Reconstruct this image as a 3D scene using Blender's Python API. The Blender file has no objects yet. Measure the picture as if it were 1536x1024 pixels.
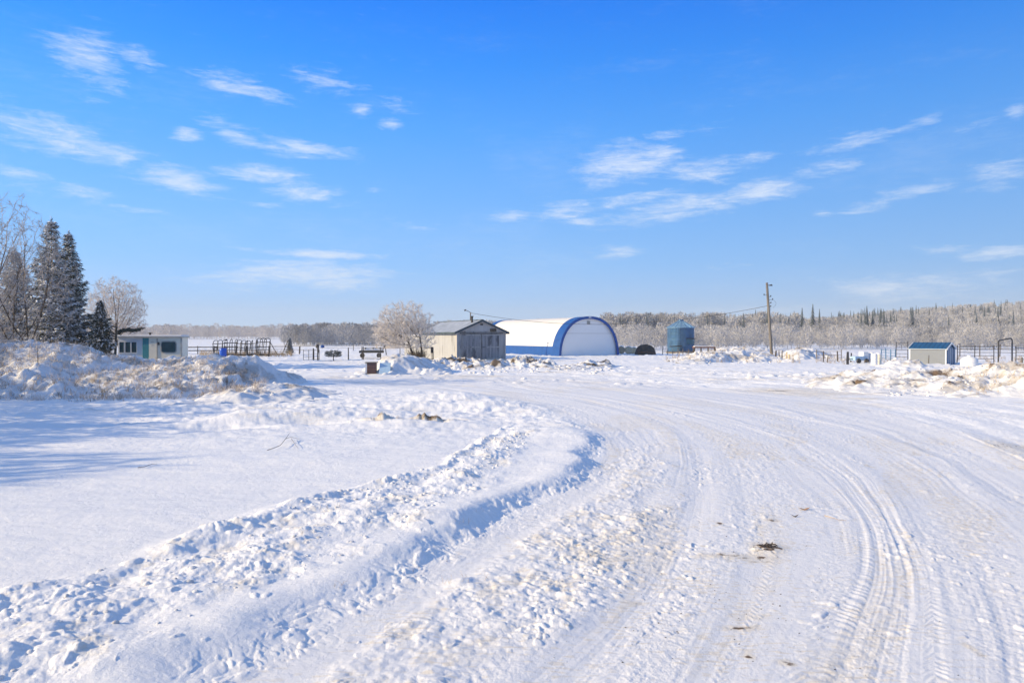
import bpy, math, random
import numpy as np
from mathutils import Vector
D = bpy.data
sc = bpy.context.scene
COL = sc.collection
H = 2.6            # eye height
F = 1024.0         # focal length in photo pixels
HZ = 503.0
def GY(py): return H*F/(py-HZ)
def G(px, py):
    y = GY(py); return ((px-768)/F*y, y)
def WX(px, y): return (px-768)/F*y
def WZ(py, y): return H-(py-HZ)/F*y
SUN_EL = math.radians(21)
SUN = Vector((-math.cos(SUN_EL)*.978, -math.cos(SUN_EL)*.208, math.sin(SUN_EL))).normalized()

# ------------------------------------------------------------------ numpy noise
_r = np.random.RandomState(7)
_ang = _r.rand(65536)*2*np.pi
_GX = np.cos(_ang).astype(np.float32); _GYy = np.sin(_ang).astype(np.float32)
_R1 = _r.rand(65536).astype(np.float32); _R2 = _r.rand(65536).astype(np.float32)
_R3 = _r.rand(65536).astype(np.float32); _R4 = _r.rand(65536).astype(np.float32)
def _h(ix, iy, seed):
    return ((ix*73856093) ^ (iy*19349663) ^ (seed*83492791) ^ ((ix*iy) >> 3)) & 65535
def perlin(x, y, seed=0):
    x = np.asarray(x, dtype=np.float64); y = np.asarray(y, dtype=np.float64)
    ix = np.floor(x).astype(np.int64); iy = np.floor(y).astype(np.int64)
    fx = x-ix; fy = y-iy
    u = fx*fx*fx*(fx*(fx*6-15)+10); v = fy*fy*fy*(fy*(fy*6-15)+10)
    def g(dx, dy):
        k = _h(ix+dx, iy+dy, seed)
        return _GX[k]*(fx-dx)+_GYy[k]*(fy-dy)
    a = g(0, 0)*(1-u)+g(1, 0)*u
    b = g(0, 1)*(1-u)+g(1, 1)*u
    return (a*(1-v)+b*v)*1.5
def fbm(x, y, seed=0, o=4, gain=.5):
    s = 0; a = 1.0
    for i in range(o):
        s = s+a*perlin(x*2**i, y*2**i, seed+i*11); a *= gain
    return s
def clods(x, y, cell, seed, dens=None, flat=.8):
    x = x/cell; y = y/cell
    ix = np.floor(x).astype(np.int64); iy = np.floor(y).astype(np.int64)
    out = np.zeros_like(x)
    for dx in (-1, 0, 1):
        for dy in (-1, 0, 1):
            k = _h(ix+dx, iy+dy, seed)
            cx = ix+dx+.15+.7*_R1[k]; cy = iy+dy+.15+.7*_R2[k]
            r = .28+.42*_R3[k]**1.5
            d2 = ((x-cx)**2+(y-cy)**2)/(r*r)
            hh = r*flat*np.sqrt(np.clip(1-d2, 0, 1))*(.55+.6*_R4[k])
            if dens is not None: hh = np.where(_R4[(k*7+3) & 65535] < dens, hh, 0)
            out = np.maximum(out, hh)
    return out*cell
def sstep(a, b, x):
    t = np.clip((x-a)/(b-a), 0, 1); return t*t*(3-2*t)

# ------------------------------------------------------------------ mesh helpers
def fast_mesh(name, V, Fc, smooth=True, attrs=None):
    """Fc: list of (array n x k) of face index arrays"""
    me = D.meshes.new(name)
    V = np.asarray(V, dtype=np.float32)
    if not isinstance(Fc, list): Fc = [Fc]
    Fc = [np.asarray(f, dtype=np.int32) for f in Fc if len(f)]
    nl = sum(f.size for f in Fc); nf = sum(len(f) for f in Fc)
    me.vertices.add(len(V)); me.vertices.foreach_set('co', V.ravel())
    me.loops.add(nl); me.loops.foreach_set('vertex_index', np.concatenate([f.ravel() for f in Fc]))
    tot = np.concatenate([np.full(len(f), f.shape[1], dtype=np.int32) for f in Fc])
    st = np.concatenate([[0], np.cumsum(tot)[:-1]]).astype(np.int32)
    me.polygons.add(nf); me.polygons.foreach_set('loop_start', st); me.polygons.foreach_set('loop_total', tot)
    me.update(calc_edges=True)
    me.polygons.foreach_set('use_smooth', np.full(nf, smooth, dtype=bool))
    for k, a in (attrs or {}).items():
        at = me.attributes.new(k, 'FLOAT', 'POINT'); at.data.foreach_set('value', np.asarray(a, dtype=np.float32))
    me.validate()
    return me
def tag(o, label=None, cat=None, group=None, kind=None):
    if label: o['label'] = label
    if cat: o['category'] = cat
    if group: o['group'] = group
    if kind: o['kind'] = kind
    return o
def thing(name, label, cat, loc=(0, 0, 0), yaw=0, group=None):
    o = D.objects.new(name, None); COL.objects.link(o)
    o.empty_display_size = .3
    o.location = loc; o.rotation_euler = (0, 0, yaw)
    return tag(o, label, cat, group)
def link(name, me, mat, parent=None, label=None):
    o = D.objects.new(name, me); COL.objects.link(o)
    for m in (mat if isinstance(mat, (list, tuple)) else [mat]):
        me.materials.append(m)
    if parent: o.parent = parent
    if label: o['label'] = label
    return o
def grid_faces(nr, nc, wrap=False):
    i = np.arange(nr-1)[:, None]; j = np.arange(nc if wrap else nc-1)[None, :]
    j2 = (j+1) % nc
    return np.stack([i*nc+j, i*nc+j2, (i+1)*nc+j2, (i+1)*nc+j], -1).reshape(-1, 4)
def tubes_np(P0, P1, R0, R1, n=3):
    P0 = np.asarray(P0, float); P1 = np.asarray(P1, float); R0 = np.asarray(R0, float); R1 = np.asarray(R1, float)
    d = P1-P0; L = np.linalg.norm(d, axis=1, keepdims=True)+1e-9; d = d/L
    ref = np.where(np.abs(d[:, 2:3]) > .9, np.array([[1., 0, 0]]), np.array([[0, 0, 1.]]))
    a = np.cross(d, ref); a /= np.linalg.norm(a, axis=1, keepdims=True)
    b = np.cross(d, a)
    V = []
    for k in range(n):
        t = 2*np.pi*k/n
        V.append((a*math.cos(t)+b*math.sin(t)))
    V = np.stack(V, 1)   # N,n,3
    A = P0[:, None, :]+V*R0[:, None, None]; B = P1[:, None, :]+V*R1[:, None, None]
    VV = np.concatenate([A, B], 1).reshape(-1, 3)
    N = len(P0); base = (np.arange(N)*2*n)[:, None]
    Fq = []
    for k in range(n):
        k2 = (k+1) % n
        Fq.append(base+np.array([[k, k2, n+k2, n+k]]))
    return VV, np.concatenate(Fq, 0)
class MB:
    def __init__(s): s.v = []; s.f = []
    def add(s, vs, fs):
        o = len(s.v); s.v += [tuple(map(float, v)) for v in vs]; s.f += [tuple(o+i for i in f) for f in fs]; return s
    def box(s, x0, x1, y0, y1, z0, z1):
        return s.add([(x0,y0,z0),(x1,y0,z0),(x1,y1,z0),(x0,y1,z0),(x0,y0,z1),(x1,y0,z1),(x1,y1,z1),(x0,y1,z1)],
                     [(0,3,2,1),(4,5,6,7),(0,1,5,4),(1,2,6,5),(2,3,7,6),(3,0,4,7)])
    def obox(s, c, ax, ay, az):
        c, ax, ay, az = map(Vector, (c, ax, ay, az))
        vs = [c+sx*ax+sy*ay+sz*az for sz in (-1, 1) for sx, sy in ((-1,-1),(1,-1),(1,1),(-1,1))]
        return s.add(vs, [(0,3,2,1),(4,5,6,7),(0,1,5,4),(1,2,6,5),(2,3,7,6),(3,0,4,7)])
    def beam(s, a, b, w, h):
        a = Vector(a); b = Vector(b); d = (b-a)/2; u = Vector((0, 0, 1))
        if abs(d.normalized().z) > .95: u = Vector((0, 1, 0))
        side = d.cross(u).normalized(); up = side.cross(d).normalized()
        return s.obox((a+b)/2, d, side*w/2, up*h/2)
    def tube(s, pts, r, n=8, caps=True):
        pts = [Vector(p) for p in pts]; rs = r if isinstance(r, (list, tuple)) else [r]*len(pts)
        rings = []; u = None
        for i, p in enumerate(pts):
            d = (pts[min(i+1, len(pts)-1)]-pts[max(i-1, 0)]).normalized()
            if u is None:
                u = d.orthogonal().normalized()
            u = (u-d*u.dot(d)).normalized(); w = d.cross(u)
            rings.append([p+(u*math.cos(2*math.pi*k/n)+w*math.sin(2*math.pi*k/n))*rs[i] for k in range(n)])
        vs = [q for rg in rings for q in rg]; fs = []
        for i in range(len(pts)-1):
            for k in range(n):
                fs.append((i*n+k, i*n+(k+1) % n, (i+1)*n+(k+1) % n, (i+1)*n+k))
        if caps: fs += [tuple(range(n))[::-1], tuple((len(pts)-1)*n+k for k in range(n))]
        return s.add(vs, fs)
    def lathe(s, prof, n=24, c=(0, 0, 0)):
        vs = [(c[0]+r*math.cos(2*math.pi*k/n), c[1]+r*math.sin(2*math.pi*k/n), c[2]+z) for r, z in prof for k in range(n)]
        fs = [(i*n+k, i*n+(k+1) % n, (i+1)*n+(k+1) % n, (i+1)*n+k) for i in range(len(prof)-1) for k in range(n)]
        fs += [tuple(range(n))[::-1], tuple((len(prof)-1)*n+k for k in range(n))]
        return s.add(vs, fs)
    def prism(s, poly, y0, y1):
        """poly in xz, extruded along y"""
        n = len(poly)
        vs = [(x, y0, z) for x, z in poly]+[(x, y1, z) for x, z in poly]
        fs = [tuple(range(n)), tuple(range(n, 2*n))[::-1]]+[(i, n+i, n+(i+1) % n, (i+1) % n) for i in range(n)]
        return s.add(vs, fs)
    def build(s, name, mat, parent=None, label=None, smooth=False, bevel=0):
        me = D.meshes.new(name); me.from_pydata(s.v, [], s.f); me.update()
        import bmesh
        bm = bmesh.new(); bm.from_mesh(me); bmesh.ops.recalc_face_normals(bm, faces=bm.faces); bm.to_mesh(me); bm.free()
        if smooth:
            me.shade_smooth()
            try: me.set_sharp_from_angle(angle=math.radians(40))
            except Exception: pass
        o = link(name, me, mat, parent, label)
        if bevel:
            m = o.modifiers.new('bevel', 'BEVEL'); m.width = bevel; m.segments = 2
        return o
def copy_tree(o, parent=None):
    c = o.copy(); COL.objects.link(c); c.parent = parent
    for ch in list(o.children): copy_tree(ch, c)
    return c

# ------------------------------------------------------------------ materials
def new_mat(name):
    m = D.materials.new(name); m.use_nodes = True
    nt = m.node_tree; b = nt.nodes['Principled BSDF']
    return m, nt, b
def nd(nt, t, **kw):
    n = nt.nodes.new(t)
    for k, v in kw.items(): setattr(n, k, v)
    return n
def cauli(x, y, seed, o=4, gain=.52):
    s = 0; a = 1.0
    for i in range(o):
        s = s+a*np.abs(perlin(x*2.03**i+i*3.7, y*2.03**i, seed+i*7)); a *= gain
    return s
def simple(name, col, rough=.7, metal=0, var=.15, scale=3, bump=.0, bscale=20, stretch=None, spec=.3, coord='Object', col2=None):
    m, nt, b = new_mat(name); L = nt.links
    tc = nd(nt, 'ShaderNodeTexCoord'); mp = nd(nt, 'ShaderNodeMapping')
    if stretch: mp.inputs['Scale'].default_value = stretch
    L.new(tc.outputs[coord], mp.inputs[0])
    n = nd(nt, 'ShaderNodeTexNoise'); n.inputs['Scale'].default_value = scale; n.inputs['Detail'].default_value = 6; n.inputs['Roughness'].default_value = .65
    L.new(mp.outputs[0], n.inputs['Vector'])
    r = nd(nt, 'ShaderNodeValToRGB')
    c1 = tuple(c*(1-var) for c in col)+(1,); c2 = (tuple(min(1, c*(1+var)) for c in col) if col2 is None else tuple(col2))+(1,)
    r.color_ramp.elements[0].position = .33; r.color_ramp.elements[0].color = c1
    r.color_ramp.elements[1].position = .68; r.color_ramp.elements[1].color = c2
    L.new(n.outputs[0], r.inputs[0]); L.new(r.outputs[0], b.inputs['Base Color'])
    b.inputs['Roughness'].default_value = rough; b.inputs['Metallic'].default_value = metal
    b.inputs['Specular IOR Level'].default_value = spec
    if bump:
        n2 = nd(nt, 'ShaderNodeTexNoise'); n2.inputs['Scale'].default_value = bscale; n2.inputs['Detail'].default_value = 4
        L.new(mp.outputs[0], n2.inputs['Vector'])
        bp = nd(nt, 'ShaderNodeBump'); bp.inputs['Strength'].default_value = bump; bp.inputs['Distance'].default_value = .02
        L.new(n2.outputs[0], bp.inputs['Height']); L.new(bp.outputs[0], b.inputs['Normal'])
    return m
SNOW = (.86, .865, .875)
def snow_mat(name, dirt1=(.72, .665, .575), dirt2=(.16, .11, .07), fine=1.0, base=SNOW, grain=60):
    m, nt, b = new_mat(name); L = nt.links
    tc = nd(nt, 'ShaderNodeTexCoord')
    at = nd(nt, 'ShaderNodeAttribute', attribute_name='dirt')
    n = nd(nt, 'ShaderNodeTexNoise'); n.inputs['Scale'].default_value = 2.2; n.inputs['Detail'].default_value = 8; n.inputs['Roughness'].default_value = .7
    L.new(tc.outputs['Object'], n.inputs['Vector'])
    # slight tone variation of the snow itself
    r0 = nd(nt, 'ShaderNodeValToRGB')
    r0.color_ramp.elements[0].position = .3; r0.color_ramp.elements[0].color = (base[0]*.93, base[1]*.94, base[2]*.97, 1)
    r0.color_ramp.elements[1].position = .62; r0.color_ramp.elements[1].color = (*base, 1)
    L.new(n.outputs[0], r0.inputs[0])
    nf = nd(nt, 'ShaderNodeTexNoise'); nf.inputs['Scale'].default_value = 9; nf.inputs['Detail'].default_value = 8; nf.inputs['Roughness'].default_value = .75
    L.new(tc.outputs['Object'], nf.inputs['Vector'])
    # dirt amount = smooth(attr + noise)
    ma = nd(nt, 'ShaderNodeMath', operation='MULTIPLY_ADD'); ma.inputs[1].default_value = 1.3; ma.inputs[2].default_value = -.65
    L.new(nf.outputs[0], ma.inputs[0])
    ad = nd(nt, 'ShaderNodeMath', operation='ADD'); L.new(at.outputs['Fac'], ad.inputs[0]); L.new(ma.outputs[0], ad.inputs[1])
    m1 = nd(nt, 'ShaderNodeMapRange', interpolation_type='SMOOTHSTEP'); m1.inputs['From Min'].default_value = .12; m1.inputs['From Max'].default_value = .75; m1.inputs['To Max'].default_value = .8
    L.new(ad.outputs[0], m1.inputs['Value'])
    m2 = nd(nt, 'ShaderNodeMapRange', interpolation_type='SMOOTHSTEP'); m2.inputs['From Min'].default_value = .8; m2.inputs['From Max'].default_value = 1.15
    L.new(ad.outputs[0], m2.inputs['Value'])
    x1 = nd(nt, 'ShaderNodeMix', data_type='RGBA'); x1.inputs['B'].default_value = (*dirt1, 1)
    L.new(m1.outputs[0], x1.inputs['Factor']); L.new(r0.outputs[0], x1.inputs['A'])
    x2 = nd(nt, 'ShaderNodeMix', data_type='RGBA'); x2.inputs['B'].default_value = (*dirt2, 1)
    L.new(m2.outputs[0], x2.inputs['Factor']); L.new(x1.outputs['Result'], x2.inputs['A'])
    L.new(x2.outputs['Result'], b.inputs['Base Color'])
    b.inputs['Roughness'].default_value = .62; b.inputs['Specular IOR Level'].default_value = .25
    ng = nd(nt, 'ShaderNodeTexNoise'); ng.inputs['Scale'].default_value = grain; ng.inputs['Detail'].default_value = 5; ng.inputs['Roughness'].default_value = .8
    L.new(tc.outputs['Object'], ng.inputs['Vector'])
    bp = nd(nt, 'ShaderNodeBump'); bp.inputs['Strength'].default_value = .55*fine; bp.inputs['Distance'].default_value = .012
    L.new(ng.outputs[0], bp.inputs['Height'])
    bp2 = nd(nt, 'ShaderNodeBump'); bp2.inputs['Strength'].default_value = .5*fine; bp2.inputs['Distance'].default_value = .04
    L.new(nf.outputs[0], bp2.inputs['Height']); L.new(bp.outputs[0], bp2.inputs['Normal']); L.new(bp2.outputs[0], b.inputs['Normal'])
    return m
M = {}
M['snow'] = snow_mat('snow')
M['road'] = snow_mat('packed_snow', fine=.8, base=(.80, .803, .815))
M['pile'] = snow_mat('ploughed_snow', dirt1=(.44, .415, .39), fine=1.3, grain=25, base=(.76, .765, .78))
M['dirty_pile'] = snow_mat('dirty_ploughed_snow', dirt1=(.38, .35, .32), dirt2=(.12, .095, .075), fine=1.3, grain=20, base=(.76, .765, .78))
M['frost'] = simple('frosted_twigs', (.62, .57, .54), .8, var=.18, scale=1.5)
M['frost_w'] = simple('hoar_frost', (.80, .765, .74), .8, var=.12, scale=1.2)
M['bark'] = simple('bark', (.10, .075, .055), .9, var=.4, scale=6, bump=.6, stretch=(1, 1, .2))
M['needles'] = simple('spruce_needles', (.035, .05, .042), .8, var=.4, scale=2)
M['needles_dull'] = simple('frosted_needles', (.12, .14, .15), .8, var=.35, scale=.4)
M['snowclump'] = simple('snow_on_branches', (.80, .80, .81), .8, var=.06)
M['dark'] = simple('dark_steel', (.045, .045, .05), .5, .4, var=.3)
M['darkwood'] = simple('dark_weathered_wood', (.09, .075, .06), .9, var=.35, scale=5, stretch=(1, 1, .3))
M['greywood'] = simple('grey_weathered_wood', (.17, .155, .14), .9, var=.35, scale=4, stretch=(1, 1, .15))
M['blue'] = simple('blue_fabric', (.008, .075, .30), .5, var=.12, scale=1.5)
M['white_fab'] = simple('white_fabric', (.70, .685, .655), .55, var=.015, scale=.6, bump=.15, bscale=2)
M['bluebarrel'] = simple('blue_plastic', (.01, .09, .5), .35, var=.1)
M['cream'] = simple('sunlit_cream_siding', (.84, .77, .62), .5, var=.06, scale=1.5)  # sunlight on the cabin's right half is put into this cream
M['shaded_wall'] = simple('shaded_pale_siding', (.66, .68, .70), .5, var=.06, scale=1.5)  # bluish tone is the left half's shade put into the siding colour
M['teal'] = simple('teal_paint', (.05, .26, .29), .5, var=.12)
M['window'] = simple('dark_glass', (.012, .05, .075), .3, var=.3, spec=.25)
M['trim'] = simple('aluminium_trim', (.45, .44, .40), .4, .3)
M['rust'] = simple('rusty_steel', (.16, .075, .05), .8, var=.35, scale=6)
M['hay'] = simple('dry_hay', (.66, .52, .34), .95, var=.35, scale=8, bump=.6, bscale=40)
M['drygrass'] = simple('dry_grass', (.40, .31, .21), .95, var=.35, scale=3)
M['tarp'] = simple('dark_tarp', (.05, .04, .035), .7, var=.4, scale=3, bump=.5, bscale=4)
M['poly'] = simple('white_plastic_tank', (.74, .75, .76), .45, var=.05, scale=1)
M['shedwall'] = simple('grey_metal_siding', (.215, .24, .275), .45, .1, var=.05, scale=.8)
M['shedblue'] = simple('blue_metal_and_shade', (.015, .10, .22), .4, .2, var=.15, scale=1)  # roof blue, also carries the painted shade of the gable end
M['shedwhite'] = simple('white_metal_trim', (.66, .70, .74), .45, var=.05)
M['brownbox'] = simple('brown_painted_steel', (.14, .075, .065), .6, var=.2, scale=4)
M['bluetarp'] = simple('light_blue_sheet', (.34, .50, .68), .6, var=.1)
M['end_fab'] = simple('brightened_white_fabric', (.84, .83, .81), .55, var=.012, scale=.6, bump=.1, bscale=2)  # whiter than the cover fabric, brightness put in to offset the end wall's shade
M['frost_m'] = simple('hoar_frosted_twigs', (.68, .635, .60), .8, var=.2, scale=1.2)
def corr(name, col, rough=.45, metal=.35, var=.2, freq=26, axis='z'):
    m = simple(name, col, rough, metal, var=var, scale=1.6, stretch=(1, 1, .6))
    return m
M['bin'] = simple('galvanised_steel_sky_tint', (.11, .22, .36), .42, .45, var=.28, scale=1.1, stretch=(1, 1, .5))  # blue tint is the sky's reflection put into the base colour
M['binroof'] = simple('galvanised_roof_sky_tint', (.22, .38, .52), .4, .45, var=.2, scale=1.5)  # roof blue likewise holds reflected sky in its colour
M['shingle'] = simple('frosty_metal_roofing', (.25, .29, .36), .7, .0, var=.12, scale=1.2, bump=.2, bscale=8, col2=(.36, .41, .50))
M['fascia'] = simple('dark_fascia', (.045, .07, .09), .7, var=.3)
# boards: vertical planks with weathering
def boards(name, cA, cB, cDark, width=.2, patch=.5, axis='X', patch_scale=.7):
    m, nt, b = new_mat(name); L = nt.links
    tc = nd(nt, 'ShaderNodeTexCoord'); sp = nd(nt, 'ShaderNodeSeparateXYZ'); L.new(tc.outputs['Object'], sp.inputs[0])
    u = sp.outputs[axis]
    dv = nd(nt, 'ShaderNodeMath', operation='DIVIDE'); dv.inputs[1].default_value = width; L.new(u, dv.inputs[0])
    fl = nd(nt, 'ShaderNodeMath', operation='FLOOR'); L.new(dv.outputs[0], fl.inputs[0])
    fr = nd(nt, 'ShaderNodeMath', operation='FRACT'); L.new(dv.outputs[0], fr.inputs[0])
    wn = nd(nt, 'ShaderNodeTexWhiteNoise', noise_dimensions='1D'); L.new(fl.outputs[0], wn.inputs['W'])
    mp = nd(nt, 'ShaderNodeMapping'); mp.inputs['Scale'].default_value = (7, 7, .55); L.new(tc.outputs['Object'], mp.inputs[0])
    n = nd(nt, 'ShaderNodeTexNoise'); n.inputs['Scale'].default_value = 1; n.inputs['Detail'].default_value = 8; n.inputs['Roughness'].default_value = .7; L.new(mp.outputs[0], n.inputs['Vector'])
    mx = nd(nt, 'ShaderNodeMix', data_type='RGBA'); mx.inputs['A'].default_value = (*cA, 1); mx.inputs['B'].default_value = (*cB, 1)
    a1 = nd(nt, 'ShaderNodeMath', operation='MULTIPLY_ADD'); a1.inputs[1].default_value = .45; L.new(wn.outputs['Value'], a1.inputs[0])
    a2 = nd(nt, 'ShaderNodeMath', operation='MULTIPLY_ADD'); a2.inputs[1].default_value = 2.2; a2.inputs[2].default_value = -.85; L.new(n.outputs[0], a2.inputs[0]); L.new(a2.outputs[0], a1.inputs[2])
    a1.use_clamp = True
    L.new(a1.outputs[0], mx.inputs['Factor'])
    n2 = nd(nt, 'ShaderNodeTexNoise'); n2.inputs['Scale'].default_value = patch_scale; n2.inputs['Detail'].default_value = 7; n2.inputs['Roughness'].default_value = .65
    mp2 = nd(nt, 'ShaderNodeMapping'); mp2.inputs['Scale'].default_value = (1.6, 1.6, .45); L.new(tc.outputs['Object'], mp2.inputs[0]); L.new(mp2.outputs[0], n2.inputs['Vector'])
    mr = nd(nt, 'ShaderNodeMapRange', interpolation_type='SMOOTHSTEP'); mr.inputs['From Min'].default_value = 1-patch-.03; mr.inputs['From Max'].default_value = 1-patch+.13; L.new(n2.outputs[0], mr.inputs['Value'])
    m2 = nd(nt, 'ShaderNodeMix', data_type='RGBA'); m2.inputs['B'].default_value = (*cDark, 1); L.new(mr.outputs[0], m2.inputs['Factor']); L.new(mx.outputs['Result'], m2.inputs['A'])
    L.new(m2.outputs['Result'], b.inputs['Base Color']); b.inputs['Roughness'].default_value = .85; b.inputs['Specular IOR Level'].default_value = .2
    # groove between boards
    g = nd(nt, 'ShaderNodeMath', operation='GREATER_THAN'); g.inputs[1].default_value = .08; L.new(fr.outputs[0], g.inputs[0])
    bp = nd(nt, 'ShaderNodeBump'); bp.inputs['Strength'].default_value = .9; bp.inputs['Distance'].default_value = .03; L.new(g.outputs[0], bp.inputs['Height']); L.new(bp.outputs[0], b.inputs['Normal'])
    return m
M['sidewall'] = boards('tan_board_siding', (.33, .345, .375), (.46, .475, .505), (.22, .225, .235), .3, .42, 'Y')
M['gable'] = boards('grey_board_siding', (.46, .43, .40), (.36, .335, .32), (.17, .16, .165), .22, .5, 'X')
M['gabletop'] = boards('pale_board_siding', (.52, .49, .46), (.42, .39, .37), (.22, .21, .21), .22, .42, 'X')
M['door'] = boards('weathered_door_boards', (.36, .345, .34), (.20, .195, .205), (.11, .11, .12), .2, .5, 'X', 1.1)
# ------------------------------------------------------------------ terrain height
def curve(pts):
    w = sorted([G(*p)[::-1] for p in pts])      # (Y, X) sorted by Y
    ys = np.array([a for a, b in w]); xs = np.array([b for a, b in w])
    # resample smooth (Catmull-like through densified + moving average)
    yy = np.linspace(ys[0], ys[-1], 400); xx = np.interp(yy, ys, xs)
    k = 25; pad = np.concatenate([2*xx[0]-xx[k:0:-1], xx, 2*xx[-1]-xx[-2:-k-2:-1]])
    ker = np.hanning(2*k+1); ker /= ker.sum()
    xx = np.convolve(pad, ker, 'valid')
    # extrapolate toward the camera
    s = (xx[8]-xx[0])/(yy[8]-yy[0])
    yy = np.concatenate([[-10], yy]); xx = np.concatenate([[xx[0]+s*(-10-yy[1])*.6], xx])
    return yy, xx
def cx(c, Y): return np.interp(Y, c[0], c[1])
C_up = curve([(0,905),(150,868),(350,800),(440,768),(560,735),(660,712),(720,670),(755,645),(775,632)])
C_lo = curve([(130,1024),(300,960),(430,905),(560,838),(690,770),(770,705),(800,665),(812,640)])
C0 = curve([(330,1024),(440,960),(560,890),(700,812),(775,765),(850,742),(898,695),(905,668),(878,640),(800,608),(650,585),(430,568)])
C1 = curve([(760,1024),(880,930),(955,830),(1000,760),(1022,700),(1010,650),(950,622),(850,600),(700,580),(480,564)])
C2 = curve([(1010,1024),(1080,900),(1095,800),(1085,740),(1070,690),(1040,650),(970,618),(870,597),(720,577),(520,562)])
C3 = curve([(1210,1024),(1262,934),(1297,860),(1290,785),(1245,725),(1170,670),(1060,630),(930,603),(760,575),(560,560)])
C4 = curve([(1420,1024),(1425,934),(1409,872),(1375,800),(1320,725),(1240,665),(1110,625),(960,599),(790,573),(600,558)])
C5 = curve([(1640,1024),(1620,934),(1570,850),(1500,777),(1390,687),(1280,642),(1140,612),(1000,590),(820,570),(640,556)])
C6 = curve([(2100,1024),(1950,900),(1750,780),(1536,690),(1440,650),(1350,622),(1250,600),(1080,583),(860,566),(680,555)])
RC = [C0, C1, C2, C3, C4, C5, C6]
def roadq(X, Y):
    xs = [cx(c, Y) for c in RC]; q = np.zeros_like(X)
    for a, b in zip(xs[:-1], xs[1:]):
        q = q+np.clip((X-a)/np.maximum(b-a, .15), 0, 1)
    return q, xs
def gb(X, Y, px, py, rx, ry, h, p=1.0):
    x, y = G(px, py); d = ((X-x)/rx)**2+((Y-y)/ry)**2
    return h*np.exp(-d**p)
def terrain(X, Y, full=True):
    X = np.asarray(X, float); Y = np.asarray(Y, float)
    R = np.sqrt(X*X+Y*Y)
    z = .05*perlin(X/9, Y/9, 1)*sstep(4, 14, R)+.16*perlin(X/40, Y/40, 2)*sstep(30, 90, R)
    # far hill on the right
    ang = X/np.maximum(Y, 1)
    hill = sstep(.30, .78, ang)*sstep(190, 500, Y)*17.5*sstep(0, 1, (Y > 0)*1.0)
    z = z+hill*(1+.15*perlin(X/80, Y/80, 9))
    z = z+.8*sstep(120, 330, Y)*sstep(-.25, .1, ang)*1.0
    dirt = np.zeros_like(X)
    if not full: return z
    q, xs = roadq(X, Y)
    near = 1-sstep(36, 52, Y)                      # where the road family applies
    xu = cx(C_up, Y); xl = cx(C_lo, Y); x0 = xs[0]
    wx = X+.16*perlin(X*1.3, Y*1.3, 21)+.05*perlin(X*5, Y*5, 22); wy = Y+.16*perlin(X*1.3, Y*1.3, 23)+.05*perlin(X*5, Y*5, 24)
    # ---- left field
    onleft = 1-sstep(-.2, .25, X-x0+.35)
    edge_n = .30*perlin(Y*.45, X*.1, 31)+.22*perlin(Y*1.6, X*.3, 32)
    dxl = X-x0+edge_n*.8
    width = .48+.2*perlin(Y*.4, 0*Y, 33)+.3*(1-sstep(6, 9, Y))
    bank = (1-sstep(-width, .06, dxl))*(.085+.06*perlin(Y*.55, 0*Y, 34)+.10*np.exp(-((Y-9.7)/.9)**2)+.09*np.exp(-((Y-13.4)/.8)**2)+.03*np.exp(-((Y-5.4)/.6)**2))*near*(1-.55*sstep(12, 17, Y)+.55*sstep(13.5, 15, Y)*(1-sstep(16, 18, Y)))
    lift_far = 1-.75*sstep(17, 24, Y)
    z = z+bank*lift_far
    # crest lip on the bank
    z = z+.035*np.exp(-((dxl+width+.1)/.35)**2)*near*lift_far*(1+perlin(Y*1.1, 0*Y, 37))
    bandend = 1-sstep(17, 20.5, Y)
    tb = (X-xu)/np.maximum(xl-xu, .3)
    e1 = .30*perlin(Y*.9, X*.6, 35)+.12*perlin(Y*2.5, X*2, 36)
    inband = sstep(-.12, .06, tb+e1*.3)*(1-sstep(.8, 1.12, tb+e1*.8))*bandend
    lump = .05*inband*(.6+fbm(X*1.6, Y*1.6, 41, 4))
    ridge = np.exp(-((tb-.08+e1*.22)/.09)**2)*bandend*(.045+.06*np.clip(perlin(Y*1.1, X*.4, 43)+.3, 0, 1))
    ridge2 = np.exp(-((tb-.55+e1*.3)/.16)**2)*bandend*.045*np.clip(perlin(Y*.9+7, X*.4, 44)+.5, 0, 1.3)
    dens = np.clip(.30+1.0*fbm(X*.9, Y*.9, 45, 3), 0.05, .95)*inband
    cl = .085*cauli(wx*1.9, wy*1.9, 51, 5)*inband*sstep(.0, .7, dens)+clods(wx+3, wy, .19, 52, dens*.32)*.5+clods(wx, wy+5, .085, 53, np.clip(dens*.55, 0, 1))*.6
    rough = inband*(.010*perlin(X*7, Y*7, 55)+.006*perlin(X*16, Y*16, 56)+.004*perlin(X*33, Y*33, 57))
    z = z+(lump*.8+ridge*.62+ridge2*.8+cl*.58+rough*.8)
    dirt = dirt+inband*np.clip(.14+.42*fbm(X*1.3, Y*1.3, 61, 5, .75), 0, .46)
    # bank face clods
    face = np.exp(-((dxl+.1)/.3)**2)*near
    z = z+face*(clods(wx, wy, .15, 54, 0*X+.5)*.32+clods(wx, wy, .07, 58, 0*X+.6)*.42+.010*cauli(wx*4, wy*4, 59, 4))*(1-sstep(20, 30, Y))
    # ---- crumb windrow in the road beside the bank
    c_a = sstep(.5, .9, X-x0)*(1-sstep(.75, 1.05, q+.2*perlin(Y*.7, X*.7, 65)))*(1-sstep(12, 17, Y))
    cra = c_a*np.clip(.45+.8*fbm(X*1.2, Y*1.2, 66, 3), .1, 1)
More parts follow.
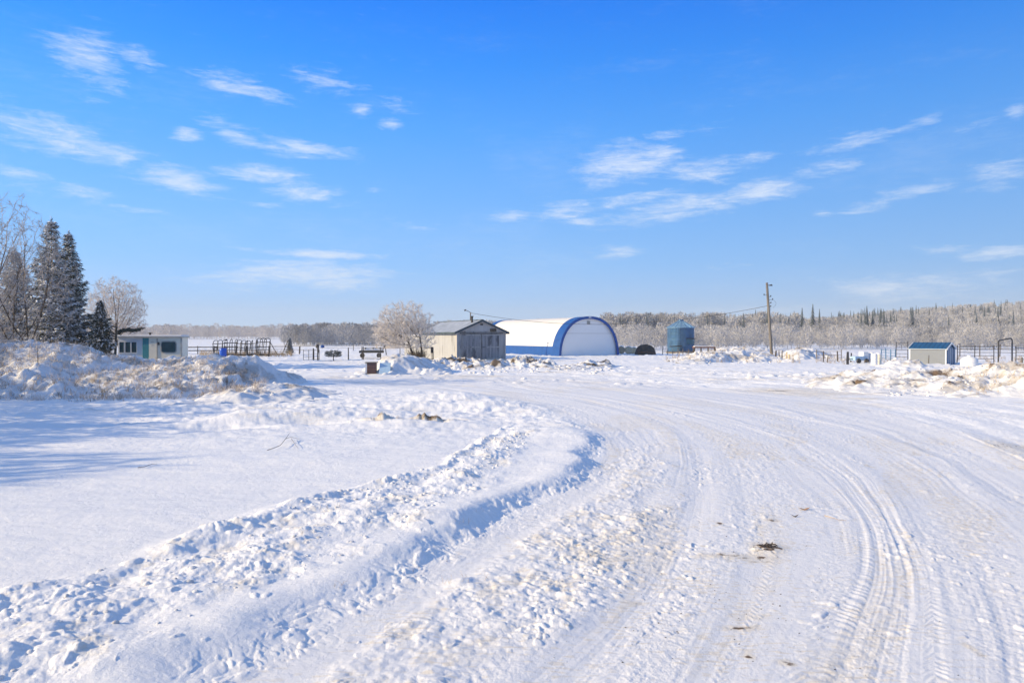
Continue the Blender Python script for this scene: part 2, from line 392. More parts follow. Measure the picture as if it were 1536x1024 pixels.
    z = z+c_a*(.027*cauli(wx*3.2, wy*3.2, 67, 5)*np.clip(cra*1.6, .2, 1)+.012*perlin(X*5, Y*5, 69)+.006*perlin(X*14, Y*14, 70))+clods(wx, wy+2, .07, 68, np.clip(cra*.25, 0, 1))*.35+.02*c_a
    dirt = dirt+c_a*np.clip(.16+.38*fbm(X*1.5, Y*1.5, 71, 5, .75), 0, .42)
    # ---- road tracks
    inroad = sstep(.0, .12, q)*near
    outer = 1-sstep(5.92, 6.0, q)
    Yc = np.minimum(Y, 60)
    qa = q+.09*perlin(Yc*.22, q*.9, 80)+.05*perlin(Yc*.6+3, q*2.1, 78)
    amp = inroad*(.5+.6*sstep(2.2, 4.2, q))*(.35+.65*outer)*(1+1.5*sstep(14, 30, Y))*.50*(.30+1.2*np.clip(.5+perlin(qa*1.3, Yc*.15, 79), 0, 1))
    st = .018*perlin(qa*3.2, Yc*.08, 81)+.014*perlin(qa*7.5, Yc*.14, 82)+.0075*perlin(qa*16, Yc*.3, 83)+.0045*perlin(qa*34, Yc*.7, 84)
    z = z+amp*st
    # distinct ridge/trough pairs along the reference curves
    for i, (dp, wd) in enumerate([(0, 0), (.018, .28), (.009, .22), (.004, .30), (.009, .28), (.011, .28), (.05, .5)]):
        if dp == 0: continue
        t = (X-xs[i]+.15*perlin(Yc*.4, 0*Y+i, 85))/wd
        fade = (1-sstep(24, 44, Y)) if i < 6 else sstep(9, 11, Y)*(1-sstep(20, 26, Y))
        z = z+dp*fade*(np.exp(-t*t)*(.7+.4*perlin(Y*1.7, t*.4, 86+i))-.55*np.exp(-(t-1.7)**2))
    # tyre treads
    for a, b, per, chev, A in ((2.72, 3.22, .105, .05, .011), (3.9, 4.12, .10, .04, .007), (4.5, 4.75, .12, -.05, .005), (1.45, 1.68, .11, .05, .006), (2.28, 2.42, .10, -.04, .006), (5.15, 5.4, .12, .05, .005), (.75, .95, .11, .05, .007)):
        w = sstep(a, a+.05, qa)*(1-sstep(b-.05, b, qa))
        t = (qa-a)/(b-a)
        ph = Y/per+chev/per*np.abs(t-.5)*6+.8*perlin(X*2.2, Y*2.2, 95)
        z = z+w*near*(1-sstep(14, 22, Y))*A*.45*np.sin(2*np.pi*ph)*(.45+.8*perlin(X*1.4, Y*1.0, 96)+.3)
    # crunchy packed snow
    cr = inroad*(1-sstep(20, 40, Y))
    cr = cr*(.35+1.3*sstep(-.3, .5, fbm(qa*1.5, Yc*.3, 91, 3)))
    z = z+cr*(.0035*perlin(X*7, Y*10, 97)+.0026*perlin(X*18, Y*24, 98)+.0018*perlin(X*45, Y*60, 99))
    z = z+cr*clods(wx, wy, .1, 100, np.clip(.10+.35*fbm(X*.5, Y*.5, 101, 3)+.15*(np.abs(q-.9) < .7), 0, .5))*.22
    # brownish grime on the road
    dirt = dirt+inroad*np.clip(.08+.60*fbm(qa*1.4, Yc*.22, 103, 5), 0, .36)
    dirt = dirt+gb(X, Y, 1150, 822, .15, .16, 1.2)+gb(X, Y, 1135, 838, .28, .22, .38)+gb(X, Y, 1090, 836, .4, .12, .2)+gb(X, Y, 1070, 835, .25, .09, .4, .8)+gb(X, Y, 1080, 787, .05, .08, 1.2)+gb(X, Y, 1115, 942, .16, .05, .9)+gb(X, Y, 1125, 925, .2, .12, .3)+gb(X, Y, 1460, 975, .05, .2, .7)+gb(X, Y, 1305, 699, .08, .3, .6)+gb(X, Y, 1160, 782, .1, .08, .65)+gb(X, Y, 1125, 985, .05, .06, .8)+gb(X, Y, 1178, 995, .07, .06, .7)+gb(X, Y, 957, 905, .1, .05, .6)
    z = z+gb(X, Y, 1150, 826, .22, .16, .03)+gb(X, Y, 1150, 826, .25, .2, 1)*(clods(wx, wy, .06, 105, None)*.4)
    dirt = dirt+inroad*(1-sstep(14, 26, Y))*.42*sstep(.22, .6, perlin(X*7, Y*26, 151)+.5*perlin(X*1.3, Y*1.9, 152))
    dirt = dirt+gb(X, Y, 1095, 880, .7, 1.6, .22)+gb(X, Y, 1010, 960, .9, .9, .18)
    # bare patches farther up the yard
    for px, py, rx, ry, s in ((1250, 590, 2.2, .7, .45), (1180, 586, 1.6, .45, .5), (1310, 597, .6, .5, .5), (1075, 563, 2.5, 1.2, .25), (640, 570, 2, .5, .35), (860, 588, 3, .8, .2), (700, 565, 3, 1.5, .25)):
        dirt = dirt+gb(X, Y, px, py, rx, ry, s)
    # far yard streaks
    fy = sstep(28, 42, Y)*(1-sstep(130, 220, Y))
    z = z+fy*(.07*perlin(X*.16, Y*.5, 110)+.05*perlin(X*.45, Y*1.1, 111)+.03*perlin(X*1.3, Y*2.6, 112)+.035*cauli(X*.5, Y*.9, 114, 5, .6)+clods(X, Y, .45, 115, np.clip(.25*fbm(X*.08, Y*.2, 116, 3)+.02, 0, .25))*.5)
    dirt = dirt+fy*np.clip(.6*fbm(X*.12, Y*.45, 113, 5)-.05, 0, .36)*(1-sstep(75, 100, Y))*sstep(-10, 2, X+Y*.35)
    ro = sstep(5.98, 6.0, q)*(1-sstep(45, 60, Y))*(Y > 0)
    dr = X-xs[6]
    z = z+ro*(.05*perlin(dr*.55, Yc*.10, 140)+.028*perlin(dr*1.5, Yc*.18, 141)+.012*perlin(dr*4, Yc*.5, 142)+.006*perlin(X*5, Y*7, 143)+.02*cauli(X*.9, Y*1.1, 144, 4))
    dirt = dirt+ro*np.clip(.5*fbm(dr*.35, Yc*.2, 145, 5), 0, .3)
    # ---- left field surface
    lf = (1-inband)*(1-sstep(-.5, .1, X-x0))
    z = z+lf*(.010*perlin(X*.9, Y*2.2, 120)+.006*perlin(X*2.5, Y*6, 121)+.003*perlin(X*8, Y*17, 122)+.0015*perlin(X*25, Y*40, 123))*(1+2*sstep(12, 25, Y))
    z = z+gb(X, Y, 335, 641, .95, .55, -.22)+gb(X, Y, 375, 632, 1.2, .8, .10)
    z = z+gb(X, Y, 400, 628, 1.7, .7, .22)+gb(X, Y, 462, 634, .9, .5, -.17)+gb(X, Y, 240, 608, 1.8, .9, .18)
    z = z+gb(X, Y, 510, 622, 1.8, .9, .22)+gb(X, Y, 590, 640, 1.4, .35, .15)+gb(X, Y, 680, 598, 1.6, 1.3, .22)+gb(X, Y, 740, 610, 1.6, 1.2, .20)+gb(X, Y, 620, 612, 1.5, .8, .15)
    z = z+gb(X, Y, 835, 655, 1.1, 1.6, .13)+gb(X, Y, 690, 878, .16, .12, .05)
    mid = np.exp(-((Y-24)/6.5)**2)*(1-sstep(-.5, .6, X-x0))*sstep(-22, -13, X)
    z = z+mid*(.10*fbm(X*.45, Y*.7, 125, 4)+.05*np.abs(perlin(X*1.5, Y*2.2, 126))+.03*perlin(X*3.5, Y*4.5, 127))
    dirt = dirt+mid*np.clip(.05+.55*fbm(X*.4, Y*.8, 128, 4), 0, .5)
    dirt = dirt+gb(X, Y, 565, 634, .5, .4, 1.0)+gb(X, Y, 645, 633, .75, .4, 1.15)
    z = z+(gb(X, Y, 565, 634, .6, .3, 1)+gb(X, Y, 640, 633, .9, .3, 1))*(.14+.14*fbm(X*3, Y*3, 130, 4))
    # right field lip outside outer ridge
    return z, np.clip(dirt, 0, 1.3), q, inroad
PILES = []
def tz(x, y): return float(terrain(np.array([float(x)]), np.array([float(y)]))[0][0])

def build_ground():
    a = np.concatenate([np.arange(-180, -58, 3.0), np.arange(-58, -40, .5), np.arange(-40, 40, .068), np.arange(40, 58, .5), np.arange(58, 180, 3.0)])
    a = np.radians(a)
    rs = [.4, 1, 1.6, 2.2, 2.7, 3.1, 3.5, 3.8]; r = 4.1
    while r < 1500:
        px = r*r/(H*683)            # one pixel row in metres
        st = .62*px
        if r < 60: st = min(st, .14)
        elif r < 110: st = min(st, .5)
        else: st = min(st, r*.04)
        r += max(st, .0085); rs.append(r)
    rs = np.array(rs)
    A, R = np.meshgrid(a, rs)
    X = R*np.sin(A); Y = R*np.cos(A)
    z, dirt, q, inroad = [v.reshape(X.shape) for v in terrain(X.ravel(), Y.ravel())]
    V = np.stack([X, Y, z], -1).reshape(-1, 3)
    f = grid_faces(len(rs), len(a), wrap=True)
    V = np.vstack([V, [[0, 0, 0]]]); c = len(V)-1
    n = len(a); cap = np.stack([np.full(n, c), (np.arange(n)+1) % n, np.arange(n)], 1)
    dirt = np.append(dirt.ravel(), 0)
    xf = V[f[:, 0], 0]; yf = V[f[:, 0], 1]
    qq, _ = roadq(xf, yf)
    road = (qq > .05) & (qq < 5.985) & (yf > 0.3) & (yf < 44)
    f = f[:, ::-1]
    for nm, sel, mat in (('ground', ~road, M['snow']), ('snow_road', road, M['road'])):
        ff = f[sel]; used = np.unique(ff)
        if nm == 'ground': used = np.unique(np.append(used, cap.ravel()))
        mp = np.full(len(V), -1, np.int64); mp[used] = np.arange(len(used))
        faces = [mp[ff]]
        if nm == 'ground': faces.append(mp[cap])
        me = fast_mesh(nm, V[used], faces, True, {'dirt': dirt[used]})
        tag(link(nm, me, mat), kind='structure')
    print('ground verts', len(V))
build_ground()

# ------------------------------------------------------------------ ploughed snow piles (own height patches)
def pile(name, label, cat, x0, x1, y0, y1, res, func, seed, group=None, mat=None, lump=1.0):
    nx = int((x1-x0)/res); ny = int((y1-y0)/res)
    X, Y = np.meshgrid(np.linspace(x0, x1, nx), np.linspace(y0, y1, ny))
    X = X.ravel(); Y = Y.ravel()
    env = func(X+.9*perlin(X*.5, Y*.6, seed+31)+.3*perlin(X*1.7, Y*2, seed+32), Y+.9*perlin(X*.5+9, Y*.6, seed+33)+.35*perlin(X*1.7, Y*2+5, seed+34))                      # target height above the ground
    g = terrain(X, Y)[0]
    e = np.clip(env, 0, None); m = sstep(.02, .35, e)
    wx = X+.35*perlin(X*.7, Y*.7, seed+1)+.1*perlin(X*3, Y*3, seed+2); wy = Y+.35*perlin(X*.7, Y*.7, seed+3)+.1*perlin(X*3, Y*3, seed+4)
    rough = (.17*fbm(X*.7, Y*1.0, seed+5, 6, .55)+.12*(.5-np.abs(perlin(X*.9+.5*perlin(X*.6, Y, seed+14), Y*1.6, seed+12)))+.20*cauli(wx*1.5, wy*1.6, seed+6, 5, .58)+clods(wx, wy, .5, seed+7, 0*X+.25)*.35+clods(wx, wy, .2, seed+8, 0*X+.35)*.45)
    z = g+env+m*lump*(rough-.08)
    z0_ = None
    z = np.where(env < .02, g+env*1.0-.06+np.minimum(env, 0)*.5, z)
    Xd = X+m*lump*.12*perlin(X*2.3, Y*2.3, seed+9); Yd = Y+m*lump*.12*perlin(X*2.3, Y*2.3, seed+10)
    PILES.append((x0, x1, y0, y1, nx, ny, z.reshape(ny, nx).copy()))
    dirt = m*np.clip(.20+.95*fbm(X*.5, Y*.9, seed+11, 5)+.25*perlin(X*2.5, Y*3.5, seed+13), 0, .9)
    me = fast_mesh(name, np.stack([Xd, Yd, z], 1), grid_faces(ny, nx), True, {'dirt': dirt})
    o = link(name, me, mat or M['pile']); tag(o, label, cat, group)
    return o
def crest(pts, ypts):
    """pts: (px, top py, depth)"""
    xs = np.array([WX(p, d) for p, t, d in pts]); zs = np.array([WZ(t, d) for p, t, d in pts]); ds = np.array([d for p, t, d in pts])
    return xs, zs, ds
def bankfunc(pts, wf, wb, p=1.5):
    xs, zs, ds = crest(pts, None); k = np.argsort(xs); xs = xs[k]; zs = zs[k]; ds = ds[k]
    def f(X, Y):
        z = np.interp(X, xs, zs); yc = np.interp(X, xs, ds)
        t = np.where(Y < yc, (yc-Y)/wf, (Y-yc)/wb)
        e = z*(1-np.clip(t, 0, 1.3)**p)
        fadel = sstep(xs[0]-1.0, xs[0], X)*(1-sstep(xs[-1], xs[-1]+.8, X))
        return np.where(t < 1, e*fadel, -.1*(t-1)*5)-.12*(1-fadel)
    return f
bank_f = bankfunc([(-420,507,32),(-100,508,32.5),(0,512,33),(60,515,33.5),(130,522,34),(165,531,34.3),(200,539,34.5),(250,541,35),(290,538,35.2),(340,534,35.5),(375,538,35.5),(405,552,36),(428,568,36.5)], 6.8, 3.5, 1.25)
pile('snow_bank', 'long high ploughed snow bank full of frosted dead weeds below the spruces', 'snow bank', -40, -10.5, 24, 40, .075, bank_f, 200, lump=.78)
pile('snow_mound', 'smooth low snow mound at the right foot of the long brushy bank', 'snow mound', -14.5, -7.0, 24, 33, .06,
     bankfunc([(285,604,27),(345,587,28.5),(400,576,29),(450,583,29),(500,600,28.5)], 3.6, 3, 1.6), 230, lump=.42)
pile('snow_mound', 'rounded snow mound beside the brown box and under the frosted tree', 'snow mound', -10.5, -2.5, 42, 52, .07,
     bankfunc([(556,556,47),(585,537,47),(610,532,47.5),(640,540,48),(662,552,48)], 3.2, 2.5, 1.5), 250, lump=.55)
def ridge_dirt(o, amt, seed):
    me = o.data; n = len(me.vertices); co = np.empty(n*3, np.float32); me.vertices.foreach_get('co', co); co = co.reshape(-1, 3)
    at = me.attributes['dirt']; d = np.empty(n, np.float32); at.data.foreach_get('value', d)
    d = d+amt*np.clip(.35+1.2*fbm(co[:, 0]*.9, co[:, 1]*1.3, seed, 4), 0, 1)*(d > 0)
    at.data.foreach_set('value', np.clip(d, 0, 1.3))
o = pile('snow_ridge', 'low dirty ridge of ploughed snow chunks in front of the old wooden shed', 'snow ridge', -7.8, 9.5, 46, 62, .075,
     bankfunc([(640,550,53),(668,540,54),(700,541,55),(735,547,54),(765,541,55),(800,540,55.5),(828,549,54),(850,552,53),(880,546,55),(905,545,56),(918,552,56)], 3.2, 3, 1.6), 270, lump=1.15, mat=M['dirty_pile'])
ridge_dirt(o, .95, 271)
o = pile('snow_ridge', 'small brown crumbly snow ridge spilling toward the yard before the shed', 'snow ridge', .8, 7.2, 46.5, 52.5, .06,
     bankfunc([(800,560,49),(830,557,49),(860,558,49),(895,562,49)], 1.6, 1.6, 1.5), 275, lump=.9, mat=M['dirty_pile'])
ridge_dirt(o, 1.0, 276)
for i, (pts, lab, xa, xb, ya, yb, lp) in enumerate([
    ([(1015,543,64),(1045,535,66),(1075,528,68),(1100,526,69),(1130,530,69),(1155,534,69),(1180,540,68)], 'white snow hump piled left of the utility pole with sticks poking out', 15, 29, 60, 75, .7),
    ([(1170,540,76),(1190,524,78),(1210,521,80),(1235,530,80),(1262,540,79)], 'broad smooth snow hump behind and right of the utility pole', 28, 42, 72, 86, .35),
    ([(1060,527,92),(1085,521,93),(1115,521,93),(1150,522,94),(1180,527,94)], 'far smooth snow hump behind the junk left of the utility pole', 23, 41, 86, 99, .35)]):
    pile('snow_mound', lab, 'snow mound', xa, xb, ya, yb, .09, bankfunc(pts, 4, 3.5, 1.8), 300+i*20, lump=lp)
o = pile('snow_bank', 'low tan streaked snow bank of lumps along the right side of the yard', 'snow bank', 14, 40, 25, 41, .06,
     bankfunc([(1215,584,34.5),(1250,568,35),(1290,560,35),(1340,555,34.5),(1400,556,33.5),(1440,554,33),(1480,551,32),(1536,547,31.5),(1620,548,31),(1750,552,31)], 5.0, 3.5, 1.25), 340, lump=.55)
ridge_dirt(o, .45, 341)
pile('snow_mound', 'small peaked snow heap at the left end of the little metal shed', 'snow mound', 29.5, 37.5, 52, 60, .06,
     bankfunc([(1318,549,56),(1338,541,56),(1352,537,56.5),(1366,542,57),(1385,546,57),(1412,545,57)], 2.0, 1.8, 1.3), 360, lump=.4)
# ------------------------------------------------------------------ old wooden shed
yaw = math.radians(25)
def old_shed():
    Wd, Ln, He, Hr = 5.4, 12.0, 3.0, 4.15
    X0, Y0 = G(685, 541)
    t = thing('wooden_shed', 'old grey-tan wooden shed with weathered double doors and a frosty gabled roof', 'shed', (X0, Y0, tz(X0, Y0)-.05), yaw)
    e = .12
    side = MB().box(0, e, 0, Ln, 0, He).build('side_wall', M['sidewall'], t, 'sunlit tan board wall')
    MB().box(Wd-e, Wd, 0, Ln, 0, He).build('side_wall', M['sidewall'], t)
    MB().prism([(e, 0), (Wd-e, 0), (Wd-e, He), (Wd/2, Hr-.05), (e, He)], Ln-.12, Ln-.002).build('back_wall', M['gable'], t)
    MB().prism([(0, 0), (Wd, 0), (Wd, He+.05), (0, He+.05)], -.12, -.002).build('front_wall', M['gable'], t, 'shaded grey board wall')
    MB().prism([(0, He+.05), (Wd, He+.05), (Wd/2, Hr-.02)], -.16, -.002).build('gable', M['gabletop'], t, 'pale weathered boarded gable')
    # double sliding door with battens
    for k, (a, b_) in enumerate(((.55, 2.6), (2.66, 4.75))):
        d = MB().box(a, b_, -.19, -.125, .12, 2.75).build('door', M['door'], t, 'weathered grey plank door')
        m = MB()
        for x in (a+.05, b_-.05): m.box(x-.05, x+.05, -.225, -.192, .12, 2.75)
        for z in (.2, 1.4, 2.66): m.box(a+.1, b_-.1, -.222, -.192, z-.06, z+.06)
        m.build('batten', M['gable'], d)
    MB().box(.3, 5.1, -.26, -.165, 2.78, 2.9).build('door_track', M['greywood'], t)
    MB().box(3.65, 4.35, -.20, -.165, 3.02, 3.32).build('shutter', M['darkwood'], t, 'dark little gable shutter')
    MB().box(2.55, 2.85, -.21, -.165, 3.66, 3.84).build('vent', M['dark'], t)
    for x in (0, Wd):
        MB().box(x-.07, x+.07, -.2, .1, 0, He).build('corner_board', M['gabletop'], t)
    MB().box(-.05, Wd+.05, -.24, -.17, -.1, .14).build('sill', M['hay'], t, 'brown rotting ground board')
    MB().box(.25, .37, Ln+.32, Ln+8, 0, 2.55).build('wing_wall', M['sidewall'], t, 'lower pale board wing wall behind the tree')
    MB().prism([(.372, 0), (Wd-.3, 0), (Wd-.3, 2.4), (.372, 2.4)], Ln+7.8, Ln+7.99).build('wing_wall', M['gable'], t)
    MB().prism([(.0, 2.56), (Wd, 2.75), (Wd, 2.9), (.0, 2.68)], Ln+.36, Ln+8.2).build('wing_roof', M['snowclump'], t)
    # roof: two slopes with thickness
    ov, eo = .42, .35; sl = (Hr-He)/(Wd/2)
    def slope(sgn, x_in, dz0, dz1, y0, y1, mat, nm, par, lab=None):
        xm = Wd/2
        pr = [(xm, Hr+dz0), (xm+sgn*(Wd/2+eo), Hr-sl*(Wd/2+eo)+dz0), (xm+sgn*(Wd/2+eo), Hr-sl*(Wd/2+eo)+dz1), (xm, Hr+dz1)]
        return MB().prism(pr, y0, y1).build(nm, mat, par, lab)
    rf = slope(-1, 0, .02, .10, -ov, Ln+.3, M['shingle'], 'roof', t, 'grey-blue metal roof slope with thin frost')
    slope(1, 0, .02, .10, -ov, Ln+.3, M['shingle'], 'roof', t)
    m = MB()
    for s in (-1, 1):
        xm = Wd/2
        for y0, y1 in ((-ov-.04, -ov-.002), (Ln+.302, Ln+.34)):
            m.prism([(xm, Hr-.10), (xm+s*(Wd/2+eo), Hr-sl*(Wd/2+eo)-.1), (xm+s*(Wd/2+eo), Hr-sl*(Wd/2+eo)+.12), (xm, Hr+.12)], y0, y1)
        xe = xm+s*(Wd/2+eo)
        m.box(min(xe, xe+s*.04), max(xe, xe+s*.04), -ov, Ln+.3, Hr-sl*(Wd/2+eo)-.09, Hr-sl*(Wd/2+eo)+.1)
    m.build('fascia', M['fascia'], t)
    MB().box(Wd/2-.12, Wd/2+.12, -ov, Ln+.3, Hr+.075, Hr+.125).build('ridge_cap', M['fascia'], t)
    m = MB().tube([(2.05, .9, Hr-.2), (2.05, .9, Hr+.42)], .11, 10); m.tube([(2.05, .9, Hr+.42), (2.05, .9, Hr+.5)], .17, 10)
    m.build('chimney', M['dark'], t)
    return t
old_shed()
# ------------------------------------------------------------------ arched fabric building
def quonset():
    X0, Y0 = WX(882, 88), 88
    yw = math.radians(29.2)
    t = thing('arched_building', 'white fabric arched building with royal blue arch trim and base band', 'building', (X0, Y0, tz(X0, Y0)-.12), yw)
    Wh, Hh, L = 4.65, 5.1, 21.8
    N = 40
    def prof(k, off=0.0):
        a = math.pi*k/N; return (-(Wh+off)*math.copysign(abs(math.cos(a))**.88, math.cos(a)), (Hh+off)*math.sin(a)**.94 if 0 < k < N else 0)
    def shell(k0, k1, y0, y1, ny, off, th, sag=0):
        V = []; Fq = []
        n = k1-k0+1
        for i in range(ny+1):
            y = y0+(y1-y0)*i/ny
            s = -sag*abs(math.sin(math.pi*(y/1.36)))**.7 if sag else 0
            for k in range(k0, k1+1):
                x, z = prof(k, off+s); V.append((x, y, z))
        for i in range(ny+1):
            y = y0+(y1-y0)*i/ny
            for k in range(k0, k1+1):
                x, z = prof(k, off-th); V.append((x, y, z))
        o = (ny+1)*n
        for i in range(ny):
            for k in range(n-1):
                a = i*n+k; Fq.append((a, a+1, a+n+1, a+n)); Fq.append((o+a, o+a+n, o+a+n+1, o+a+1))
        for k in range(n-1):
            Fq.append((k, o+k, o+k+1, k+1)); a = ny*n+k; Fq.append((a, a+1, o+a+1, o+a))
        for i in range(ny):
            a = i*n; Fq.append((a, a+n, o+a+n, o+a)); a = i*n+n-1; Fq.append((a, o+a, o+a+n, a+n))
        return MB().add(V, Fq)
    shell(3, N-3, 1.35, L-1.35, 128, .0, .05, .035).build('cover', M['white_fab'], t, 'white fabric cover with faint rib lines', smooth=True)
    shell(0, 3, 1.35, L-1.35, 2, .02, .05).build('base_band', M['blue'], t, 'royal blue band along the left foot', smooth=True)
    shell(N-3, N, 1.35, L-1.35, 2, .02, .05).build('base_band', M['blue'], t, smooth=True)
    shell(0, N, -.35, 1.34, 4, .03, .09).build('arch_trim', M['blue'], t, 'wide royal blue front arch', smooth=True)
    shell(0, N, L-1.34, L+.2, 4, .03, .09).build('arch_trim', M['blue'], t, smooth=True)
    shell(0, N, -.42, -.352, 1, .06, .34).build('arch_rim', M['blue'], t, 'dark blue rim of the front arch', smooth=True)
    def endwall(y0, y1):
        pts = [prof(k, -.12) for k in range(N+1)]
        pts = [(x, max(z, 0)) for x, z in pts]
        return MB().prism(pts, y0, y1)
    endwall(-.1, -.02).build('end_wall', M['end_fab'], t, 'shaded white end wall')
    endwall(L+.02, L+.1).build('end_wall', M['white_fab'], t)
    MB().box(-3.7, 3.7, -.125, -.104, 2.95, 2.985).build('cross_seam', M['trim'], t)
    v = MB().box(-.25, .22, -.17, -.105, 4.12, 4.56).build('vent', M['trim'], t)
    m = MB()
    for z in (4.18, 4.27, 4.36, 4.45): m.box(-.21, .18, -.195, -.172, z, z+.03)
    m.build('louvre', M['shedwall'], v)
    MB().box(-.2, .2, -.445, -.425, 4.96, 5.08).build('tag', M['poly'], t)
    return t
quonset()
# ------------------------------------------------------------------ grain bin
def grain_bin():
    X0, Y0 = WX(1021, 104), 104
    t = thing('grain_bin', 'round galvanised steel grain bin with a ribbed cone roof', 'grain bin', (X0, Y0, tz(X0, Y0)), math.radians(8))
    R_, H0, H1 = 2.0, .25, 3.85
    pr = [(R_, H0)]
    n = 46
    for i in range(n*2):
        pr.append((R_+.022*math.sin(math.pi*(i+.5)), H0+(H1-H0)*(i+.5)/(n*2)))
    pr.append((R_, H1))
    MB().lathe(pr, 40).build('wall', M['bin'], t, smooth=True)
    for z in (1.15, 2.05, 2.95):
        MB().lathe([(R_+.025, z-.03), (R_+.05, z-.03), (R_+.05, z+.03), (R_+.025, z+.03)], 40).build('hoop', M['bin'], t)
    rf = MB().lathe([(R_+.12, H1-.06), (R_+.12, H1), (.34, H1+1.02), (.3, H1+1.02), (.3, H1-.06)], 40).build('roof', M['binroof'], t)
    m = MB()
    for k in range(16):
        a = 2*math.pi*k/16
        m.beam((math.cos(a)*(R_+.1), math.sin(a)*(R_+.1), H1+.03), (math.cos(a)*.36, math.sin(a)*.36, H1+1.04), .05, .07)
    m.build('rib', M['binroof'], rf)
    MB().lathe([(.4, H1+1.0), (.42, H1+1.08), (.36, H1+1.2), (.05, H1+1.3)], 16).build('cap', M['bin'], rf, smooth=True)
    # dark side sheet on the right with a knob
    V = []; 
    def arcpanel(a0, a1, z0, z1, r0, r1, k=10):
        m = MB(); vs = []
        for i in range(k+1):
            a = a0+(a1-a0)*i/k
            for r in (r0, r1):
                for z in (z0, z1): vs.append((r*math.cos(a), r*math.sin(a), z))
        fs = []
        for i in range(k):
            o = i*4; p = o+4
            fs += [(o+2, p+2, p+3, o+3), (o, o+1, p+1, p), (o+1, o+3, p+3, p+1), (o, p, p+2, o+2)]
        fs += [(0, 2, 3, 1), (k*4, k*4+1, k*4+3, k*4+2)]
        return m.add(vs, fs)
    a = math.radians
    d = arcpanel(a(-86), a(-12), 1.35, 2.12, R_+.03, R_+.07).build('hatch', simple('dark_teal_sheet', (.04, .12, .17), .5, .2, var=.2), t, 'dark teal rectangular sheet')
    arcpanel(a(-90), a(-8), 2.14, 2.24, R_+.03, R_+.16).build('hatch_hood', M['dark'], d)
    MB().lathe([(.02, 0), (.09, 0), (.09, .05), (.02, .05)], 10, ((R_+.1)*math.cos(a(-50)), (R_+.1)*math.sin(a(-50)), 1.9)).build('knob', M['shedwhite'], d)
    m = MB()
    for s in (-.2, .2): m.tube([(-1.05+s, -1.86, .4), (-1.05+s, -1.86, 3.8)], .02, 5)
    for i in range(11): m.tube([(-1.25, -1.86, .6+i*.3), (-.85, -1.86, .6+i*.3)], .015, 5)
    m.build('ladder', M['bin'], t)
    MB().beam((-2.5, -2.2, 1.02), (-.8, -2.2, 1.1), .5, .14).build('loading_spout', M['dark'], t)
    MB().lathe([(R_+.15, -.4), (R_+.15, .25), (R_-.1, .25), (R_-.1, -.4)], 32).build('foundation', M['greywood'], t)
grain_bin()
# ------------------------------------------------------------------ small metal garden shed
def metal_shed():
    X0, Y0 = G(1419, 547)
    # local: x along the ridge toward the left, gable end at x=0 ; front long side faces -y
    d = math.radians(-45)
    t = thing('garden_shed', 'small grey metal garden shed with a navy blue roof', 'shed', (X0, Y0, tz(X0, Y0)-.03), d)
    L, Wd, He, Hr = 2.85, 3.1, 1.5, 1.98
    MB().box(-L, 0, 0, .05, 0, He).build('long_wall', M['shedwall'], t, 'plain grey metal side')
    MB().box(-L, 0, Wd-.05, Wd, 0, He).build('long_wall', M['shedwall'], t)
    def gable(x0, x1, mat, nm, lab=None):
        m = MB(); pl = [(.052, 0), (Wd-.052, 0), (Wd-.052, He), (Wd/2, Hr-.03), (.052, He)]
        vs = [(x0, y, z) for y, z in pl]+[(x1, y, z) for y, z in pl]; n = 5
        m.add(vs, [tuple(range(n)), tuple(range(n, 2*n))[::-1]]+[(i, n+i, n+(i+1) % n, (i+1) % n) for i in range(n)])
        return m.build(nm, mat, t, lab)
    gable(-.05, 0, M['shedblue'], 'gable_wall', 'gable end with blue shade put into its colour'); gable(-L, -L+.05, M['shedwall'], 'gable_wall')  # right gable end coloured blue for its shade, the left one stays grey
    m = MB().box(.0, .03, .90, .98, 0, 1.5).box(.0, .03, 1.48, 1.62, 0, 1.5).box(.0, .03, 2.12, 2.20, 0, 1.5)
    dd = MB().box(.002, .02, .98, 1.48, .03, 1.48).build('door', M['shedblue'], t); MB().box(.002, .02, 1.62, 2.12, .03, 1.48).build('door', M['shedblue'], t)
    m.build('door_trim', M['shedwhite'], t)
    for x, y in ((-L, 0), (0, 0), (0, Wd), (-L, Wd)): MB().box(x-.05, x+.05, y-.04, y+.04, 0, He).build('corner_trim', M['shedwhite'], t)
    for a_, b_ in ((-.12, -.042), (Wd+.042, Wd+.12)): MB().box(-L-.12, .12, a_, b_, He-.09, He+.01).build('gutter', M['shedwhite'], t)
    def slope(s):
        y0 = -.14 if s < 0 else Wd+.14; sl = (Hr-He)/(Wd/2); z0 = Hr-sl*(Wd/2+.14)
        m = MB(); pl = [(Wd/2, Hr), (y0, z0), (y0, z0+.05), (Wd/2, Hr+.05)]
        n = 4; vs = [(-L-.1, y, z) for y, z in pl]+[(.1, y, z) for y, z in pl]
        m.add(vs, [tuple(range(n)), tuple(range(n, 2*n))[::-1]]+[(i, n+i, n+(i+1) % n, (i+1) % n) for i in range(n)])
        r = m.build('roof', M['shedblue'], t, 'navy blue sheet roof')
        q = MB()
        for k in range(9):
            x = -L-.02+k*(L+.04)/8
            q.beam((x, Wd/2, Hr+.065), (x, y0, z0+.065), .03, .03)
        q.build('roof_rib', M['shedblue'], r)
        for x in (.102, -L-.142):
            f = MB()
            pl2 = [(Wd/2, Hr-.09), (y0, z0-.09), (y0, z0+.06), (Wd/2, Hr+.06)]
            vs = [(x, y, z) for y, z in pl2]+[(x+.04, y, z) for y, z in pl2]
            f.add(vs, [tuple(range(n)), tuple(range(n, 2*n))[::-1]]+[(i, n+i, n+(i+1) % n, (i+1) % n) for i in range(n)])
            f.build('bargeboard', M['shedwhite'], r)
    slope(-1); slope(1)
metal_shed()
